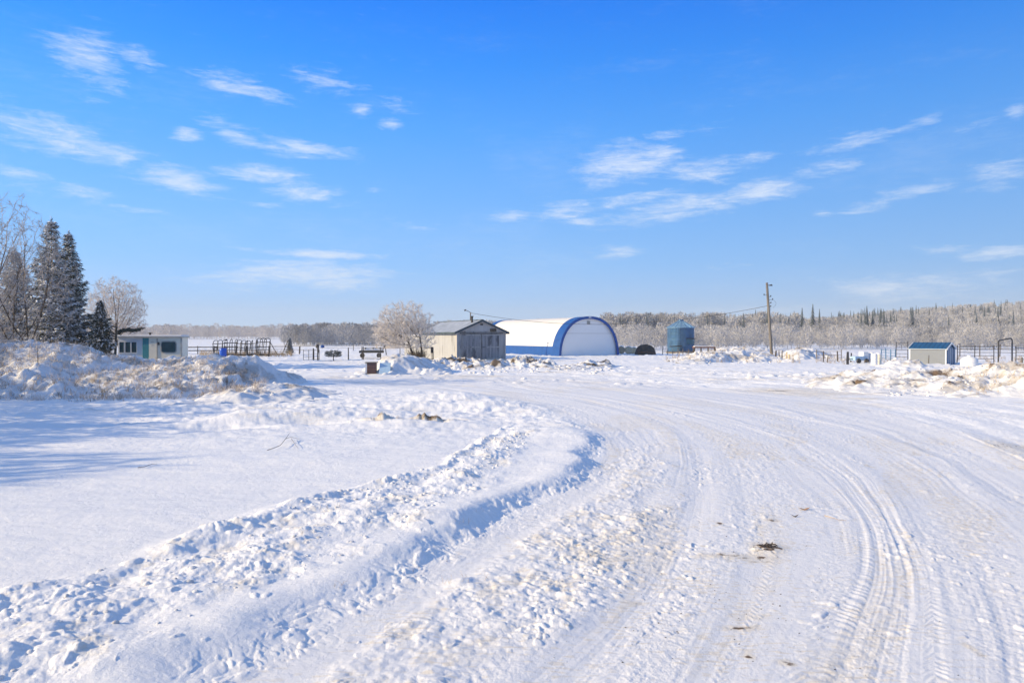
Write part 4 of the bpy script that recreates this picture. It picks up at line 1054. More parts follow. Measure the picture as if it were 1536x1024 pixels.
# dirt lump on the road, dark crumbs
def crumbs(name, cx_, cy_, sx, sy, n, smin, smax, mat, lab, seed, kind='stuff'):
    rnd = random.Random(seed); m = MB()
    for i in range(n):
        px = rnd.gauss(cx_, sx); py = rnd.gauss(cy_, sy)
        if py < HZ+25: continue
        X, Y = G(px, py); z = tz(X, Y); s = rnd.uniform(smin, smax)*rnd.random()**.7+smin*.3
        vs = []
        for a in range(3):
            for k in range(5):
                th = 2*math.pi*k/5+rnd.random()*.6; el = (-.3, .5, 1.2)[a]
                r_ = s*rnd.uniform(.7, 1.2); vs.append((X+r_*math.cos(th)*math.cos(el)*1.2, Y+r_*math.sin(th)*math.cos(el), z+r_*math.sin(el)*.7))
        m.add(vs, [(a*5+k, a*5+(k+1) % 5, (a+1)*5+(k+1) % 5, (a+1)*5+k) for a in range(2) for k in range(5)]+[(10, 11, 12, 13, 14)])
    o = m.build(name, M[mat]); tag(o, lab, 'debris', kind=kind)
crumbs('dirt_clods', 1150, 821, 7, 3, 90, .006, .022, 'dirtm' if 'dirtm' in M else 'tarp', 'dark frozen dirt clods around the bump in the road', 3)
crumbs('road_grit', 1130, 880, 170, 80, 260, .003, .009, 'tarp', 'dark grit specks scattered over the packed snow road', 4)
# ------------------------------------------------------------------ vegetation
def perp(d, rnd):
    v = Vector((rnd.gauss(0, 1), rnd.gauss(0, 1), rnd.gauss(0, 1))); v -= d*v.dot(d); return v.normalized()
def bare_tree(seed, stems, height, spread=.5, levels=5, r0=.16, up=.25, twigden=1.0, droop=0.0, minr=.007):
    """returns (trunk segments, twig segments)"""
    rnd = random.Random(seed); T = []; W = []
    def grow(p, d, ln, r, lev):
        n = 4 if lev < 2 else 3
        seg = ln/n; pts = [p]
        for i in range(n):
            d = (d+perp(d, rnd)*(.16 if lev < 2 else .22)+Vector((0, 0, up*.22 if lev < 4 else up*.12-droop*.2))).normalized()
            q = p+d*seg; ra = r*(1-.45*i/n); rb = r*(1-.45*(i+1)/n)
            (T if lev < 2 or (lev == 2 and rnd.random() < .6) else W).append((tuple(p), tuple(q), ra, rb, lev)); p = q; pts.append((p, d, rb))
        if lev >= levels: return
        if lev == 0: ks = [(pts[i], rnd) for i in range(1, n+1) for _ in range(2 if i > 1 else 1)]
        else: ks = [(pts[i], rnd) for i in range(1, n+1) for _ in range(2 if (rnd.random() < .6*twigden or i == n) else 1)]
        for (pp, dd, rr), _ in ks:
            nd_ = (dd*.9+perp(dd, rnd)*rnd.uniform(.45, .95)*(spread*2)).normalized()
            grow(pp, nd_, ln*rnd.uniform(.5, .74), max(minr, rr*.58), lev+1)
    for (x, y, dx, dy, hh) in stems:
        grow(Vector((x, y, -.2)), Vector((dx, dy, 1)).normalized(), height*hh*.42, r0*hh, 0)
    return T, W
def seg_mesh(name, S, mat, parent, n=3, fat=1.0, label=None):
    if not S: return None
    P0 = np.array([s[0] for s in S]); P1 = np.array([s[1] for s in S]); r0 = np.array([s[2] for s in S])*fat; r1 = np.array([s[3] for s in S])*fat
    V, Fq = tubes_np(P0, P1, r0, r1, n)
    return link(name, fast_mesh(name, V, Fq, True), mat, parent, label)
def colon_tree(seed, trunks, env, natt=1500, step=.22, di=2.6, dk=.42, tip=.010, expo=2.35, twig_n=5, twig_l=.28, rmax=.2):
    """space colonisation inside env(n, rs) -> attractor points; trunks = list of polylines (base paths)"""
    rs = np.random.RandomState(seed); A = env(natt, rs)
    nodes = []; par = []
    for tr in trunks:
        tr = [np.array(p, float) for p in tr]; prev = -1
        for a, b_ in zip(tr[:-1], tr[1:]):
            n = max(1, int(np.linalg.norm(b_-a)/step))
            for k in range(n):
                nodes.append(a+(b_-a)*k/n); par.append(prev); prev = len(nodes)-1
        nodes.append(tr[-1]); par.append(prev)
    N = np.array(nodes); par = list(par); alive = np.ones(len(A), bool)
    d2 = ((A[:, None]-N[None])**2).sum(-1); best = d2.argmin(1); bd = d2.min(1)
    for it in range(140):
        act = alive & (bd < di*di)
        if not act.any(): break
        dirs = A[act]-N[best[act]]; dirs /= np.linalg.norm(dirs, axis=1, keepdims=True)+1e-9
        src, inv = np.unique(best[act], return_inverse=True)
        acc = np.zeros((len(src), 3)); np.add.at(acc, inv, dirs)
        acc += rs.normal(0, .30, acc.shape)+np.array([0, 0, .12])
        acc /= np.linalg.norm(acc, axis=1, keepdims=True)+1e-9
        new = N[src]+acc*step; o = len(N)
        N = np.vstack([N, new]); par += list(src)
        dn = ((A[:, None]-new[None])**2).sum(-1); m = dn.min(1); am = dn.argmin(1)
        up = m < bd; best = np.where(up, am+o, best); bd = np.where(up, m, bd)
        alive &= bd > dk*dk
        if len(N) > 6000: break
    n = len(N); area = np.zeros(n); kids = np.zeros(n, int)
    for i in range(n-1, -1, -1):
        if kids[i] == 0: area[i] = tip**expo
        if par[i] >= 0: area[par[i]] += area[i]; kids[par[i]] += 1
    # parents always precede children, so one backward pass suffices
    r = np.minimum(area**(1/expo), rmax); T = []; W = []
    for i in range(n):
        if par[i] < 0: continue
        p = par[i]; seg = (tuple(N[p]), tuple(N[i]), min(r[p], r[i]*1.25), r[i], 0)
        (T if r[i] > tip*2.3 else W).append(seg)
    tips = [i for i in range(n) if r[i] < tip*2.0 and par[i] >= 0]
    for i in tips:
        d = N[i]-N[par[i]]; d /= np.linalg.norm(d)+1e-9
        for k in range(twig_n if kids[i] == 0 else max(1, twig_n//2)):
            e = d+rs.normal(0, .55, 3)+np.array([0, 0, .25]); e /= np.linalg.norm(e); q = N[i]+e*twig_l*rs.uniform(.4, 1.2)
            W.append((tuple(N[i]), tuple(q), tip*.8, tip*.35, 0))
    return T, W
def dome(cx_, cy_, cz_, rx, ry, rz, zmin=-.35, shell=.45):
    def f(n, rs):
        out = []
        while len(out) < n:
            v = rs.normal(size=3); v /= np.linalg.norm(v); rr = (shell+(1-shell)*rs.rand())*rs.uniform(.86, 1.08)
            if v[2]*rr < zmin: continue
            out.append((cx_+v[0]*rx*rr, cy_+v[1]*ry*rr, cz_+v[2]*rz*rr))
        return np.array(out)
    return f
def colony(X, Y, label, seed, trunks, env, mat_t='bark', mat_w='frost_w', **kw):
    t = thing('frosted_tree', label, 'tree', (X, Y, tz(X, Y)), 0)
    T, W = colon_tree(seed, trunks, env, **kw)
    seg_mesh('trunk', T, M[mat_t], t, 5); seg_mesh('crown', W, M[mat_w], t, 3); print(label[:25], len(T), len(W)); return t
Yt = 66.0
colony(WX(627, Yt), Yt, 'frosted two-trunked tree with a wide white crown left of the old shed', 11,
    [[(0, 0, -.5), (-.4, 0, -.1), (-.55, 0, .8), (-.95, 0, 1.9)], [(0, 0, -.5), (.4, 0, -.1), (.35, 0, 1.0), (.15, .1, 2.6)]],
    dome(-1.35, 0, 2.9, 3.1, 2.5, 3.0, -.55, .3), mat_w='frost_m', natt=3000, dk=.27, step=.17, tip=.0098, twig_n=15, twig_l=.40)
Yt = 66.0
colony(WX(178, Yt), Yt, 'round-crowned hoar-frosted tree rising behind the small spruce', 23,
    [[(0, 0, -.2), (.1, 0, 1.2), (-.2, 0, 2.8)]],
    dome(-.3, 0, 4.7, 2.9, 2.6, 3.6, -.8, .25), mat_w='frost', natt=3400, dk=.27, step=.18, tip=.0095, twig_n=13, twig_l=.36)
M['frost_d'] = simple('grey_frosted_twigs', (.40, .365, .35), .85, var=.25, scale=1.5)
Yt = 33.0
colony(WX(-70, Yt), Yt+1, 'large bare frosted tree whose dark limbs reach in at the left edge', 37,
    [[(0, 0, -.2), (.2, 0, 1.5), (.3, 0, 3.0)], [(.2, 0, 1.2), (1.6, -.1, 2.0), (3.2, -.2, 2.2)]],
    dome(.6, 0, 5.2, 4.5, 3.2, 5.0, -.75, .2), mat_w='frost_d', natt=4200, dk=.27, step=.17, tip=.0075, twig_n=7, twig_l=.34)
for i, (x, y, h, sd) in enumerate([(-25.5, 14.5, 6.3, 41), (-24.5, 9.5, 6.6, 43), (-29, 19.5, 7.4, 47), (-30.5, 24.0, 7.4, 49), (-23.5, 12.0, 4.6, 51)]):
    colony(x, y, ['bare frosted tree off to the left, the nearest to the snow field', 'bare frosted tree off to the left, the nearest to the camera', 'bare frosted tree off to the left, third from the camera', 'bare frosted tree off to the left, at the end of the weedy bank', 'low bushy frosted tree off to the left, smallest of its row'][i], sd,
        [[(0, 0, -.2), (.1, 0, 1.6), (.2, 0, 3)]], dome(0, 0, h*.58, h*.42, h*.42, h*.42, -.8, .2), natt=1700, dk=.4, step=.28, tip=.024, twig_n=8, twig_l=.7)

M['frost_n'] = simple('frost_covered_needles', (.50, .50, .50), .8, var=.25, scale=1.5)
def spruce(X, Y, label, seed, height, radius, snow=.6, bottom=.08, mat='needles', density=1.0, yaw=0, group=None, name='spruce_tree', tuft=.30, frost=.35):
    rs = np.random.RandomState(seed); rnd = random.Random(seed)
    t = thing(name, label, 'tree', (X, Y, tz(X, Y)-.1), yaw, group)
    MB().tube([(0, 0, -.2), (.03, 0, height*.5), (0, 0, height*.99)], [height*.017, height*.009, .012], 8).build('trunk', M['bark'], t)
    C = []; Dv = []; S = []; B0 = []; B1 = []; SC = []; SD = []; SS = []
    z = bottom*height; 
    while z < height*.985:
        f = z/height
        R = radius*((1-f)**.82)*(1.0+.12*math.sin(z*2.1+seed))+.06
        nb = int((5+6*(1-f))*density)+1
        a0 = rnd.random()*6.28
        for k in range(nb):
            a = a0+2*math.pi*k/nb+rnd.uniform(-.3, .3); L = R*(rnd.uniform(.55, 1.0) if rnd.random() < .6 else rnd.uniform(.95, 1.22))
            dx, dy = math.cos(a), math.sin(a); zz = z+rnd.uniform(-.1, .1)
            slope = .30-.75*(1-f)*1.0
            nseg = max(3, int(L/(tuft*.42))); prev = Vector((0, 0, zz))
            for i in range(1, nseg+1):
                u = i/nseg
                p = Vector((dx*L*u, dy*L*u, zz+L*(slope*u+.38*u*u*(1-f*.5))))
                B0.append(tuple(prev)); B1.append(tuple(p)); prev = p
                wdt = L*.30*math.sin(math.pi*min(1, u*.85+.12))+.05
                for s in (-1, 0, 1):
                    q = p+Vector((-dy, dx, 0))*s*wdt*rnd.uniform(.5, 1)+Vector((0, 0, rnd.uniform(-.10, .03)-abs(s)*.05))
                    C.append(tuple(q)); Dv.append((dx*.8-dy*s*.7, dy*.8+dx*s*.7, rnd.uniform(-.45, .15))); S.append(tuft*rnd.uniform(.6, 1.1)*(.55+.6*(1-f)))
                    if rnd.random() < snow*(.45+.55*u):
                        SC.append((q.x, q.y, q.z+.05)); SD.append((dx*.8-dy*s*.7, dy*.8+dx*s*.7, -.12)); SS.append(tuft*rnd.uniform(.35, .95)*(.55+.6*(1-f)))
        z += height*.034*(.7+.75*(1-f))
    # tip tufts
    for k in range(10):
        C.append((0, 0, height*(.95+.005*k))); Dv.append((rnd.gauss(0, .5), rnd.gauss(0, .5), .8)); S.append(.16)
    def tufts(C, Dv, S, blades, thin, up):
        C = np.array(C); Dv = np.array(Dv); S = np.array(S); N = len(C)
        Dv = Dv/np.linalg.norm(Dv, axis=1, keepdims=True); V = []; 
        for b in range(blades):
            d = Dv+rs.normal(0, .42, (N, 3)); d[:, 2] -= .12*(not up); d /= np.linalg.norm(d, axis=1, keepdims=True)
            w = np.cross(d, rs.normal(0, 1, (N, 3))+np.array([0, 0, 2.0 if up else .4])); w /= np.linalg.norm(w, axis=1, keepdims=True)+1e-9
            L = S[:, None]*rs.uniform(.7, 1.25, (N, 1)); o = C+rs.normal(0, 1, (N, 3))*S[:, None]*.18
            V.append(np.stack([o-w*L*thin, o+w*L*thin, o+d*L+w*L*thin*.35, o+d*L-w*L*thin*.35], 1))
        V = np.concatenate(V, 0); n = len(V); return V.reshape(-1, 3), np.arange(n*4).reshape(n, 4)
    Cf = np.array(C); fr = rs.rand(len(Cf)) < frost*np.clip(1.25-.5*(Cf[:, 0]/max(radius, .1)), .4, 1.7)
    Vf, Ff = tufts(Cf[fr]+np.array([0, 0, .04]), np.array(Dv)[fr], np.array(S)[fr], 4, .12, False)
    link('frosted_needles', fast_mesh('frosted_needles', Vf, Ff, False), M['frost_n'], t)
    V, Fq = tufts(Cf[~fr], np.array(Dv)[~fr], np.array(S)[~fr], 4, .12, False)
    V2, F2 = tubes_np(np.array(B0), np.array(B1), np.full(len(B0), .02), np.full(len(B0), .015), 3)
    V = np.vstack([V, V2]); me = fast_mesh('crown', V, np.vstack([Fq, F2+len(Fq)*4]), False)
    link('crown', me, M[mat], t)
    if SC:
        # snow pads: little flattened pyramidal lumps
        Cn = np.array(SC); Dn = np.array(SD); Sn = np.array(SS); N = len(Cn)
        Dn /= np.linalg.norm(Dn, axis=1, keepdims=True); Wn = np.cross(Dn, [0, 0, 1]); Wn /= np.linalg.norm(Wn, axis=1, keepdims=True)
        j = lambda s: rs.normal(0, s, (N, 3))*Sn[:, None]
        a = Cn-Dn*Sn[:, None]*.5+j(.1); b_ = Cn+Wn*Sn[:, None]*.42+j(.1); c = Cn+Dn*Sn[:, None]*.75+j(.12)-np.array([0, 0, .05]); d = Cn-Wn*Sn[:, None]*.42+j(.1); top = Cn+np.array([0, 0, 1])*Sn[:, None]*.26+j(.06); bot = Cn-np.array([0, 0, 1])*Sn[:, None]*.08
        V = np.stack([a, b_, c, d, top, bot], 1).reshape(-1, 3); base = (np.arange(N)*6)[:, None]
        Ft = np.concatenate([base+np.array([q]) for q in ((0, 1, 4), (1, 2, 4), (2, 3, 4), (3, 0, 4), (1, 0, 5), (2, 1, 5), (3, 2, 5), (0, 3, 5))], 0)
        link('snow', fast_mesh('snow', V, Ft, True), M['snowclump'], t)
    return t
sp = [(78, 50, 325, 2.35, 'tallest snow laden spruce at the left, behind the brushy bank', 61, .8), (104, 53, 345, 2.05, 'dark spruce close on the right of the tallest spruce', 62, .5), (24, 54, 372, 2.3, 'frost covered spruce half hidden behind the bare tree at the left edge', 63, .9), (151, 50, 449, 1.2, 'small spruce in front of the round frosted tree', 64, .3)]
for px, Y, top, rad, lab, sd, sn in sp:
    X = WX(px, Y); h = WZ(top, Y)-tz(X, Y)
    spruce(X, Y, lab, sd, h, rad, snow=sn, frost={61: .42, 62: .22, 63: .6, 64: .15}[sd], density=1.15 if rad > 2 else 1.0, tuft=.34 if rad > 2 else .26)
X = -37; spruce(-27.5, 16.5, 'spruce standing off to the left of the snow field', 66, 7.0, 2.3, snow=.5)
# broken limb by the leaning post
t = thing('broken_spruce_limb', 'dark broken spruce limb caught on the cabin roof beside the leaning post', 'limb', (WX(175, 54), 54, WZ(499, 54)), 0)
rnd = random.Random(5); S_ = []
base = Vector((0, 0, 0)); end = Vector((1.85, .2, .42))
for k in range(260):
    u = rnd.random(); p = base.lerp(end, u)+Vector((0, rnd.uniform(-.2, .2), .12*math.sin(u*6)+rnd.uniform(-.16, .1)*(1.2-u))); q = p+Vector((rnd.uniform(-.1, .32), rnd.uniform(-.15, .15), rnd.uniform(-.14, .16)))
    S_.append((tuple(p), tuple(q), .035, .012))
seg_mesh('needles', S_, M['needles'], t, 4); seg_mesh('branch', [(tuple(base.lerp(end, k/6)), tuple(base.lerp(end, (k+1)/6)), .05-.005*k, .045-.005*k) for k in range(6)], M['bark'], t, 6)
# small dark bush + little far spruce
X, Y = G(500, 541); t = thing('dark_shrub', 'low dark spreading shrub on a short stem in the open snow', 'shrub', (X, Y, tz(X, Y)), 0)
rnd = random.Random(9); S_ = []
for k in range(520):
    a = rnd.random()*6.28; u = rnd.random()**.6; p = Vector((math.cos(a)*u*.75, math.sin(a)*u*.5, .35+.75*rnd.random()*(1-.5*u*u)+.12*u)); q = p+Vector((math.cos(a)*.22, math.sin(a)*.2, rnd.uniform(-.05, .14))); S_.append((tuple(p), tuple(q), .022, .008))
seg_mesh('foliage', S_, M['needles_dull'], t, 3); seg_mesh('stem', [((0, 0, -.1), (0, 0, .75), .05, .04)], M['bark'], t, 6)
spruce(WX(434.5, 96), 96, 'little dark far spruce standing by the pasture fence', 71, WZ(505.5, 96)-tz(WX(434.5, 96), 96), .40, snow=.15, tuft=.2, mat='needles_dull')
# frosted weeds on the left bank and elsewhere
def weeds(name, lab, n, sampler, hmin, hmax, mat, seed, spread=.35, r=.008, bend=.4):
    rnd = random.Random(seed); S_ = []
    pts_ = [sampler(rnd) for _ in range(n)]; zs_ = surf_many([p[0] for p in pts_], [p[1] for p in pts_])
    for (X, Y), z in zip(pts_, zs_):
        z = float(z)
        for b in range(rnd.randint(3, 7)):
            h = rnd.uniform(hmin, hmax); a = rnd.random()*6.28; p = Vector((X+rnd.gauss(0, .05), Y+rnd.gauss(0, .05), z-.05)); d = Vector((math.cos(a)*spread*rnd.random(), math.sin(a)*spread*rnd.random(), 1)).normalized()
            for k in range(3):
                q = p+d*h/3; S_.append((tuple(p), tuple(q), r*(1-.2*k), r*(.8-.2*k)))
                if k > 0 and rnd.random() < .6:
                    e = (d+perp(d, rnd)*.8).normalized(); S_.append((tuple(q), tuple(q+e*h*.22), r*.7, r*.3))
                p = q; d = (d+Vector((math.cos(a), math.sin(a), -.3))*bend*rnd.random()).normalized()
    o = seg_mesh(name, S_, M[mat], None, 3); tag(o, lab, 'weeds', kind='stuff'); return o
def surf_many(X, Y):
    X = np.asarray(X, float); Y = np.asarray(Y, float); z = terrain(X, Y)[0].copy()
    for x0, x1, y0, y1, nx, ny, Z in PILES:
        k = (X > x0) & (X < x1) & (Y > y0) & (Y < y1)
        if k.any():
            i = np.clip(((X[k]-x0)/(x1-x0)*(nx-1)).round().astype(int), 0, nx-1); j = np.clip(((Y[k]-y0)/(y1-y0)*(ny-1)).round().astype(int), 0, ny-1)
            z[k] = np.maximum(z[k], Z[j, i])
    return z
def surf(X, Y): return float(surf_many([X], [Y])[0])
bank = lambda a, b_, lo, hi: (lambda rnd: (lambda px, Y: (WX(px, Y), Y))(rnd.uniform(a, b_), rnd.uniform(lo, hi)))
weeds('frosted_weeds', 'frosted pale weeds covering the brushy snow bank', 1100, bank(-60, 400, 27, 34), .10, .34, 'frost', 1)
weeds('dead_weeds', 'brown dead weed stalks poking out of the brushy snow bank', 620, bank(-60, 400, 27, 34.5), .08, .32, 'drygrass', 2)
weeds('dead_weeds', 'brown weed tufts on the right end of the brushy snow bank', 60, bank(325, 365, 29.5, 32), .1, .35, 'darkwood', 3)
weeds('dead_weeds', 'thin brown grass stalks in the rough snow between field and road', 14, lambda r: G(r.uniform(430, 760), r.uniform(770, 900)), .03, .13, 'drygrass', 4, r=.0025)
weeds('dead_weeds', 'low straw coloured grass tufts on the dirty bump between field and yard', 70, lambda r: G(r.gauss(r.choice([566, 645]), 16), r.uniform(630, 640)), .03, .12, 'drygrass', 12, r=.004)
weeds('dead_weeds', 'dry grass standing along the feeder racks', 260, lambda r: (lambda px, Y: (WX(px, Y), Y))(r.uniform(300, 440), r.uniform(82, 90)), .3, .8, 'drygrass', 5, r=.012)
weeds('dead_weeds', 'dark brush around the foot of the two-trunked frosted tree', 110, lambda r: (lambda px, Y: (WX(px, Y), Y))(r.gauss(624, 7), r.uniform(64, 67)), .4, 1.3, 'bark', 6, r=.014)
weeds('dead_weeds', 'tan grass patches before the corral on the right', 260, lambda r: (lambda px, Y: (WX(px, Y), Y))(r.uniform(1225, 1536), r.uniform(62, 80)), .15, .45, 'drygrass', 7, r=.010)
weeds('dead_weeds', 'brown grass clumps on the tan snow bank at the right edge', 90, lambda r: (lambda px, Y: (WX(px, Y), Y))(r.gauss(1500, 35), r.uniform(29, 33)), .08, .26, 'hay', 8, r=.007)
weeds('dead_weeds', 'dry grass and sticks on the snow humps near the utility pole', 150, lambda r: (lambda px, Y: (WX(px, Y), Y))(r.uniform(1000, 1200), r.uniform(62, 80)), .15, .6, 'drygrass', 10, r=.010)
# shrub sticking from the left bank
X = WX(56, 30.5); t = thing('frosted_shrub', 'bare frosted shrub growing out of the brushy snow bank', 'shrub', (X, 30.5, surf(X, 30.5)), 0)
T, W = colon_tree(77, [[(0, 0, -.1), (.02, 0, .3)]], dome(0, 0, .75, .75, .5, .7, -.6, .2), natt=160, dk=.14, step=.07, di=1.2, tip=.005, twig_n=4, twig_l=.12)
seg_mesh('stem', T, M['bark'], t, 4); seg_mesh('twigs', W, M['frost'], t, 3)

# ------------------------------------------------------------------ far woods
def wood_proto(kind, seed):
    rs = np.random.RandomState(seed)
    if kind == 'aspen':
        h = 1.0; n = 520
        z = rs.uniform(.14, 1, n)**.85; rad = .27*np.sin(np.pi*np.clip((z-.08)/.95, 0, 1))**.6*(1+.25*rs.normal(size=n)*.5)
        a = rs.uniform(0, 2*np.pi, n); r = rad*np.sqrt(rs.uniform(.15, 1, n))
        C = np.stack([r*np.cos(a), r*np.sin(a), z], 1); d = np.stack([np.cos(a)*.6, np.sin(a)*.6, rs.uniform(.5, 1.6, n)], 1); d /= np.linalg.norm(d, axis=1, keepdims=True)
        w = np.cross(d, rs.normal(size=(n, 3))); w /= np.linalg.norm(w, axis=1, keepdims=True); L = rs.uniform(.05, .12, (n, 1))
        V = np.stack([C-w*L*.085, C+w*L*.085, C+d*L], 1).reshape(-1, 3); Ft = np.arange(n*3).reshape(n, 3)
        return V, Ft
    else:
        V = []; n = 30
        for i in range(n):
            z = .06+.93*i/n; R = .25*(1-z)**1.1+.004
            k = 7
            a = 2*np.pi*(np.arange(k)+rs.rand())/k
            for j in range(k):
                rr = R*rs.uniform(.7, 1.25); ca, sa = math.cos(a[j]), math.sin(a[j])
                b_ = .005+.034*(1-z); V.append([(ca*.004-sa*b_, sa*.004+ca*b_, z+.035*(1-z)+.01), (ca*.004+sa*b_, sa*.004-ca*b_, z+.035*(1-z)+.01), (ca*rr, sa*rr, z-.05*rs.rand()-.01)])
        V.append([(-.01, 0, .9), (.01, 0, .9), (0, 0, 1)])
        V = np.array(V).reshape(-1, 3); return V, np.arange(len(V)).reshape(-1, 3)
def wood(name, lab, spots, seed, mat, kinds=6):
    rs = np.random.RandomState(seed); protos = [wood_proto('aspen', seed+i) for i in range(kinds)]
    VV = []; FF = []; o = 0; T0 = []; T1 = []; TR = []
    zt_ = terrain(np.array([q[0] for q in spots]), np.array([q[1] for q in spots]), False)
    for (x, y, h), z0 in zip(spots, zt_):
        V, Fq = protos[rs.randint(kinds)]; a = rs.rand()*6.28; c, s = math.cos(a), math.sin(a); wd = rs.uniform(.8, 1.35)
        P = np.stack([(V[:, 0]*c-V[:, 1]*s)*h*wd, (V[:, 0]*s+V[:, 1]*c)*h*wd, V[:, 2]*h], 1)
        P += np.array([x, y, z0-.1])
        VV.append(P); FF.append(Fq+o); o += len(P)
        for k in range(2):
            dx = rs.normal(0, .05*h); T0.append((x, y, z0-.2)); T1.append((x+dx, y+rs.normal(0, .04*h), z0+h*rs.uniform(.6, .9))); TR.append(.012*h)
    V2, F2 = tubes_np(np.array(T0), np.array(T1), np.array(TR), np.array(TR)*.3, 3)
    me = fast_mesh(name, np.vstack(VV+[V2]), [np.vstack(FF), F2+o], False)
    ob = link(name, me, mat); tag(ob, lab, 'wood', kind='stuff')
    print(name, len(spots), len(VV)); return ob
def wmat(name, c1, c2, c3):
    m, nt, b = new_mat(name); L = nt.links
    g = nd(nt, 'ShaderNodeNewGeometry'); tc = nd(nt, 'ShaderNodeTexCoord')
    n = nd(nt, 'ShaderNodeTexNoise'); n.inputs['Scale'].default_value = .11; n.inputs['Detail'].default_value = 4; L.new(tc.outputs['Object'], n.inputs['Vector'])
    wn = nd(nt, 'ShaderNodeMath', operation='MULTIPLY_ADD'); wn.inputs[1].default_value = .45; L.new(g.outputs['Random Per Island'], wn.inputs[0])
    mm = nd(nt, 'ShaderNodeMath', operation='MULTIPLY_ADD'); mm.inputs[1].default_value = 1.8; mm.inputs[2].default_value = -.62; L.new(n.outputs[0], mm.inputs[0]); L.new(mm.outputs[0], wn.inputs[2])
    r = nd(nt, 'ShaderNodeValToRGB'); r.color_ramp.elements[0].color = (*c1, 1); r.color_ramp.elements[0].position = .1; r.color_ramp.elements[1].color = (*c3, 1); r.color_ramp.elements[1].position = .95
    e = r.color_ramp.elements.new(.5); e.color = (*c2, 1); L.new(wn.outputs[0], r.inputs[0]); L.new(r.outputs[0], b.inputs['Base Color']); b.inputs['Roughness'].default_value = .9; b.inputs['Specular IOR Level'].default_value = .1
    return m
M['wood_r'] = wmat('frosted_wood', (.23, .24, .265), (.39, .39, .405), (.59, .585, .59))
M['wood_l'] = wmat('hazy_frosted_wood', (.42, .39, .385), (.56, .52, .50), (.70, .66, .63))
rs = np.random.RandomState(5)
def scatter(n, pa, pb, ya, yb, ha, hb, dens=None, p=1.0):
    out = []
    while len(out) < n:
        y = ya+(yb-ya)*rs.rand()**p; px = rs.uniform(pa, pb)
        if dens and rs.rand() > dens(px, y): continue
        out.append((WX(px, y), y, rs.uniform(ha, hb)))
    return out
# right: willow edge, aspen front, hillside
spots = scatter(420, 915, 1900, 118, 150, 2.6, 4.4)+scatter(330, 915, 1900, 160, 205, 4.0, 5.6)+scatter(560, 900, 1900, 215, 290, 6, 8.5)+scatter(1050, 1080, 1900, 290, 520, 6.5, 9.0)
spots += scatter(160, 905, 1200, 228, 260, 7.5, 10.0)
wood('frosted_wood', 'frosted pale wood spreading up the low hill on the right', spots, 100, M['wood_r'])
# middle, behind the fence: px 430-620
wood('frosted_wood', 'frosted grey brush wood behind the two-trunked tree', scatter(300, 425, 640, 165, 225, 3.2, 5.6)+scatter(130, 470, 600, 200, 235, 5.2, 6.6)+scatter(200, 600, 930, 215, 270, 5, 7.5), 130, M['wood_r'])
# left: far hazy band
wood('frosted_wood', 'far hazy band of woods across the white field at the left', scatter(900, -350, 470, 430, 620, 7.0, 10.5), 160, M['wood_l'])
# individual spruces among the right-hand wood
def far_spruce_mesh(seed):
    V, Ft = wood_proto('spruce', seed); V2, F2 = tubes_np(np.array([[0, 0, -.05]]), np.array([[0, 0, .95]]), np.array([.018]), np.array([.004]), 5)
    me = fast_mesh('spruce_tree', np.vstack([V, V2]), [Ft, F2+len(V)], False); me.materials.append(M['needles_far']); return me
M['needles_far'] = simple('frost_dusted_needles', (.11, .14, .16), .9, var=.35, scale=.6)
pm = [far_spruce_mesh(300+i) for i in range(5)]
def far_spruces(spots, label, group, cat='tree'):
    for (x, y, h) in spots:
        o = D.objects.new('spruce_tree', pm[rs.randint(5)]); COL.objects.link(o)
        z0 = float(terrain(np.array([x]), np.array([y]), False)[0]); o.location = (x, y, z0-.1); w = h*rs.uniform(.7, 1.15); o.scale = (w, w, h); o.rotation_euler = (0, 0, rs.rand()*6.28)
        tag(o, label, cat, group)
band = [(px, top) for px, top in []]
fs = scatter(165, 1090, 1560, 190, 420, 8.5, 12, lambda px, y: .35+.65*(math.sin(px*.03)*.5+.5))
far_spruces(fs, 'narrow dark spruce rising among the frosted wood on the right hillside', 'spruces among the right-hand wood')
far_spruces(scatter(34, 930, 1120, 215, 270, 8.0, 10.5, None), 'dark pointed spruce in the wood between arched building and utility pole', 'spruces behind the grain bin')
far_spruces(scatter(14, 440, 600, 236, 262, 6, 7.2), 'slim spruce in the grey brush wood left of the two-trunked tree', 'spruces behind the mesh fence')
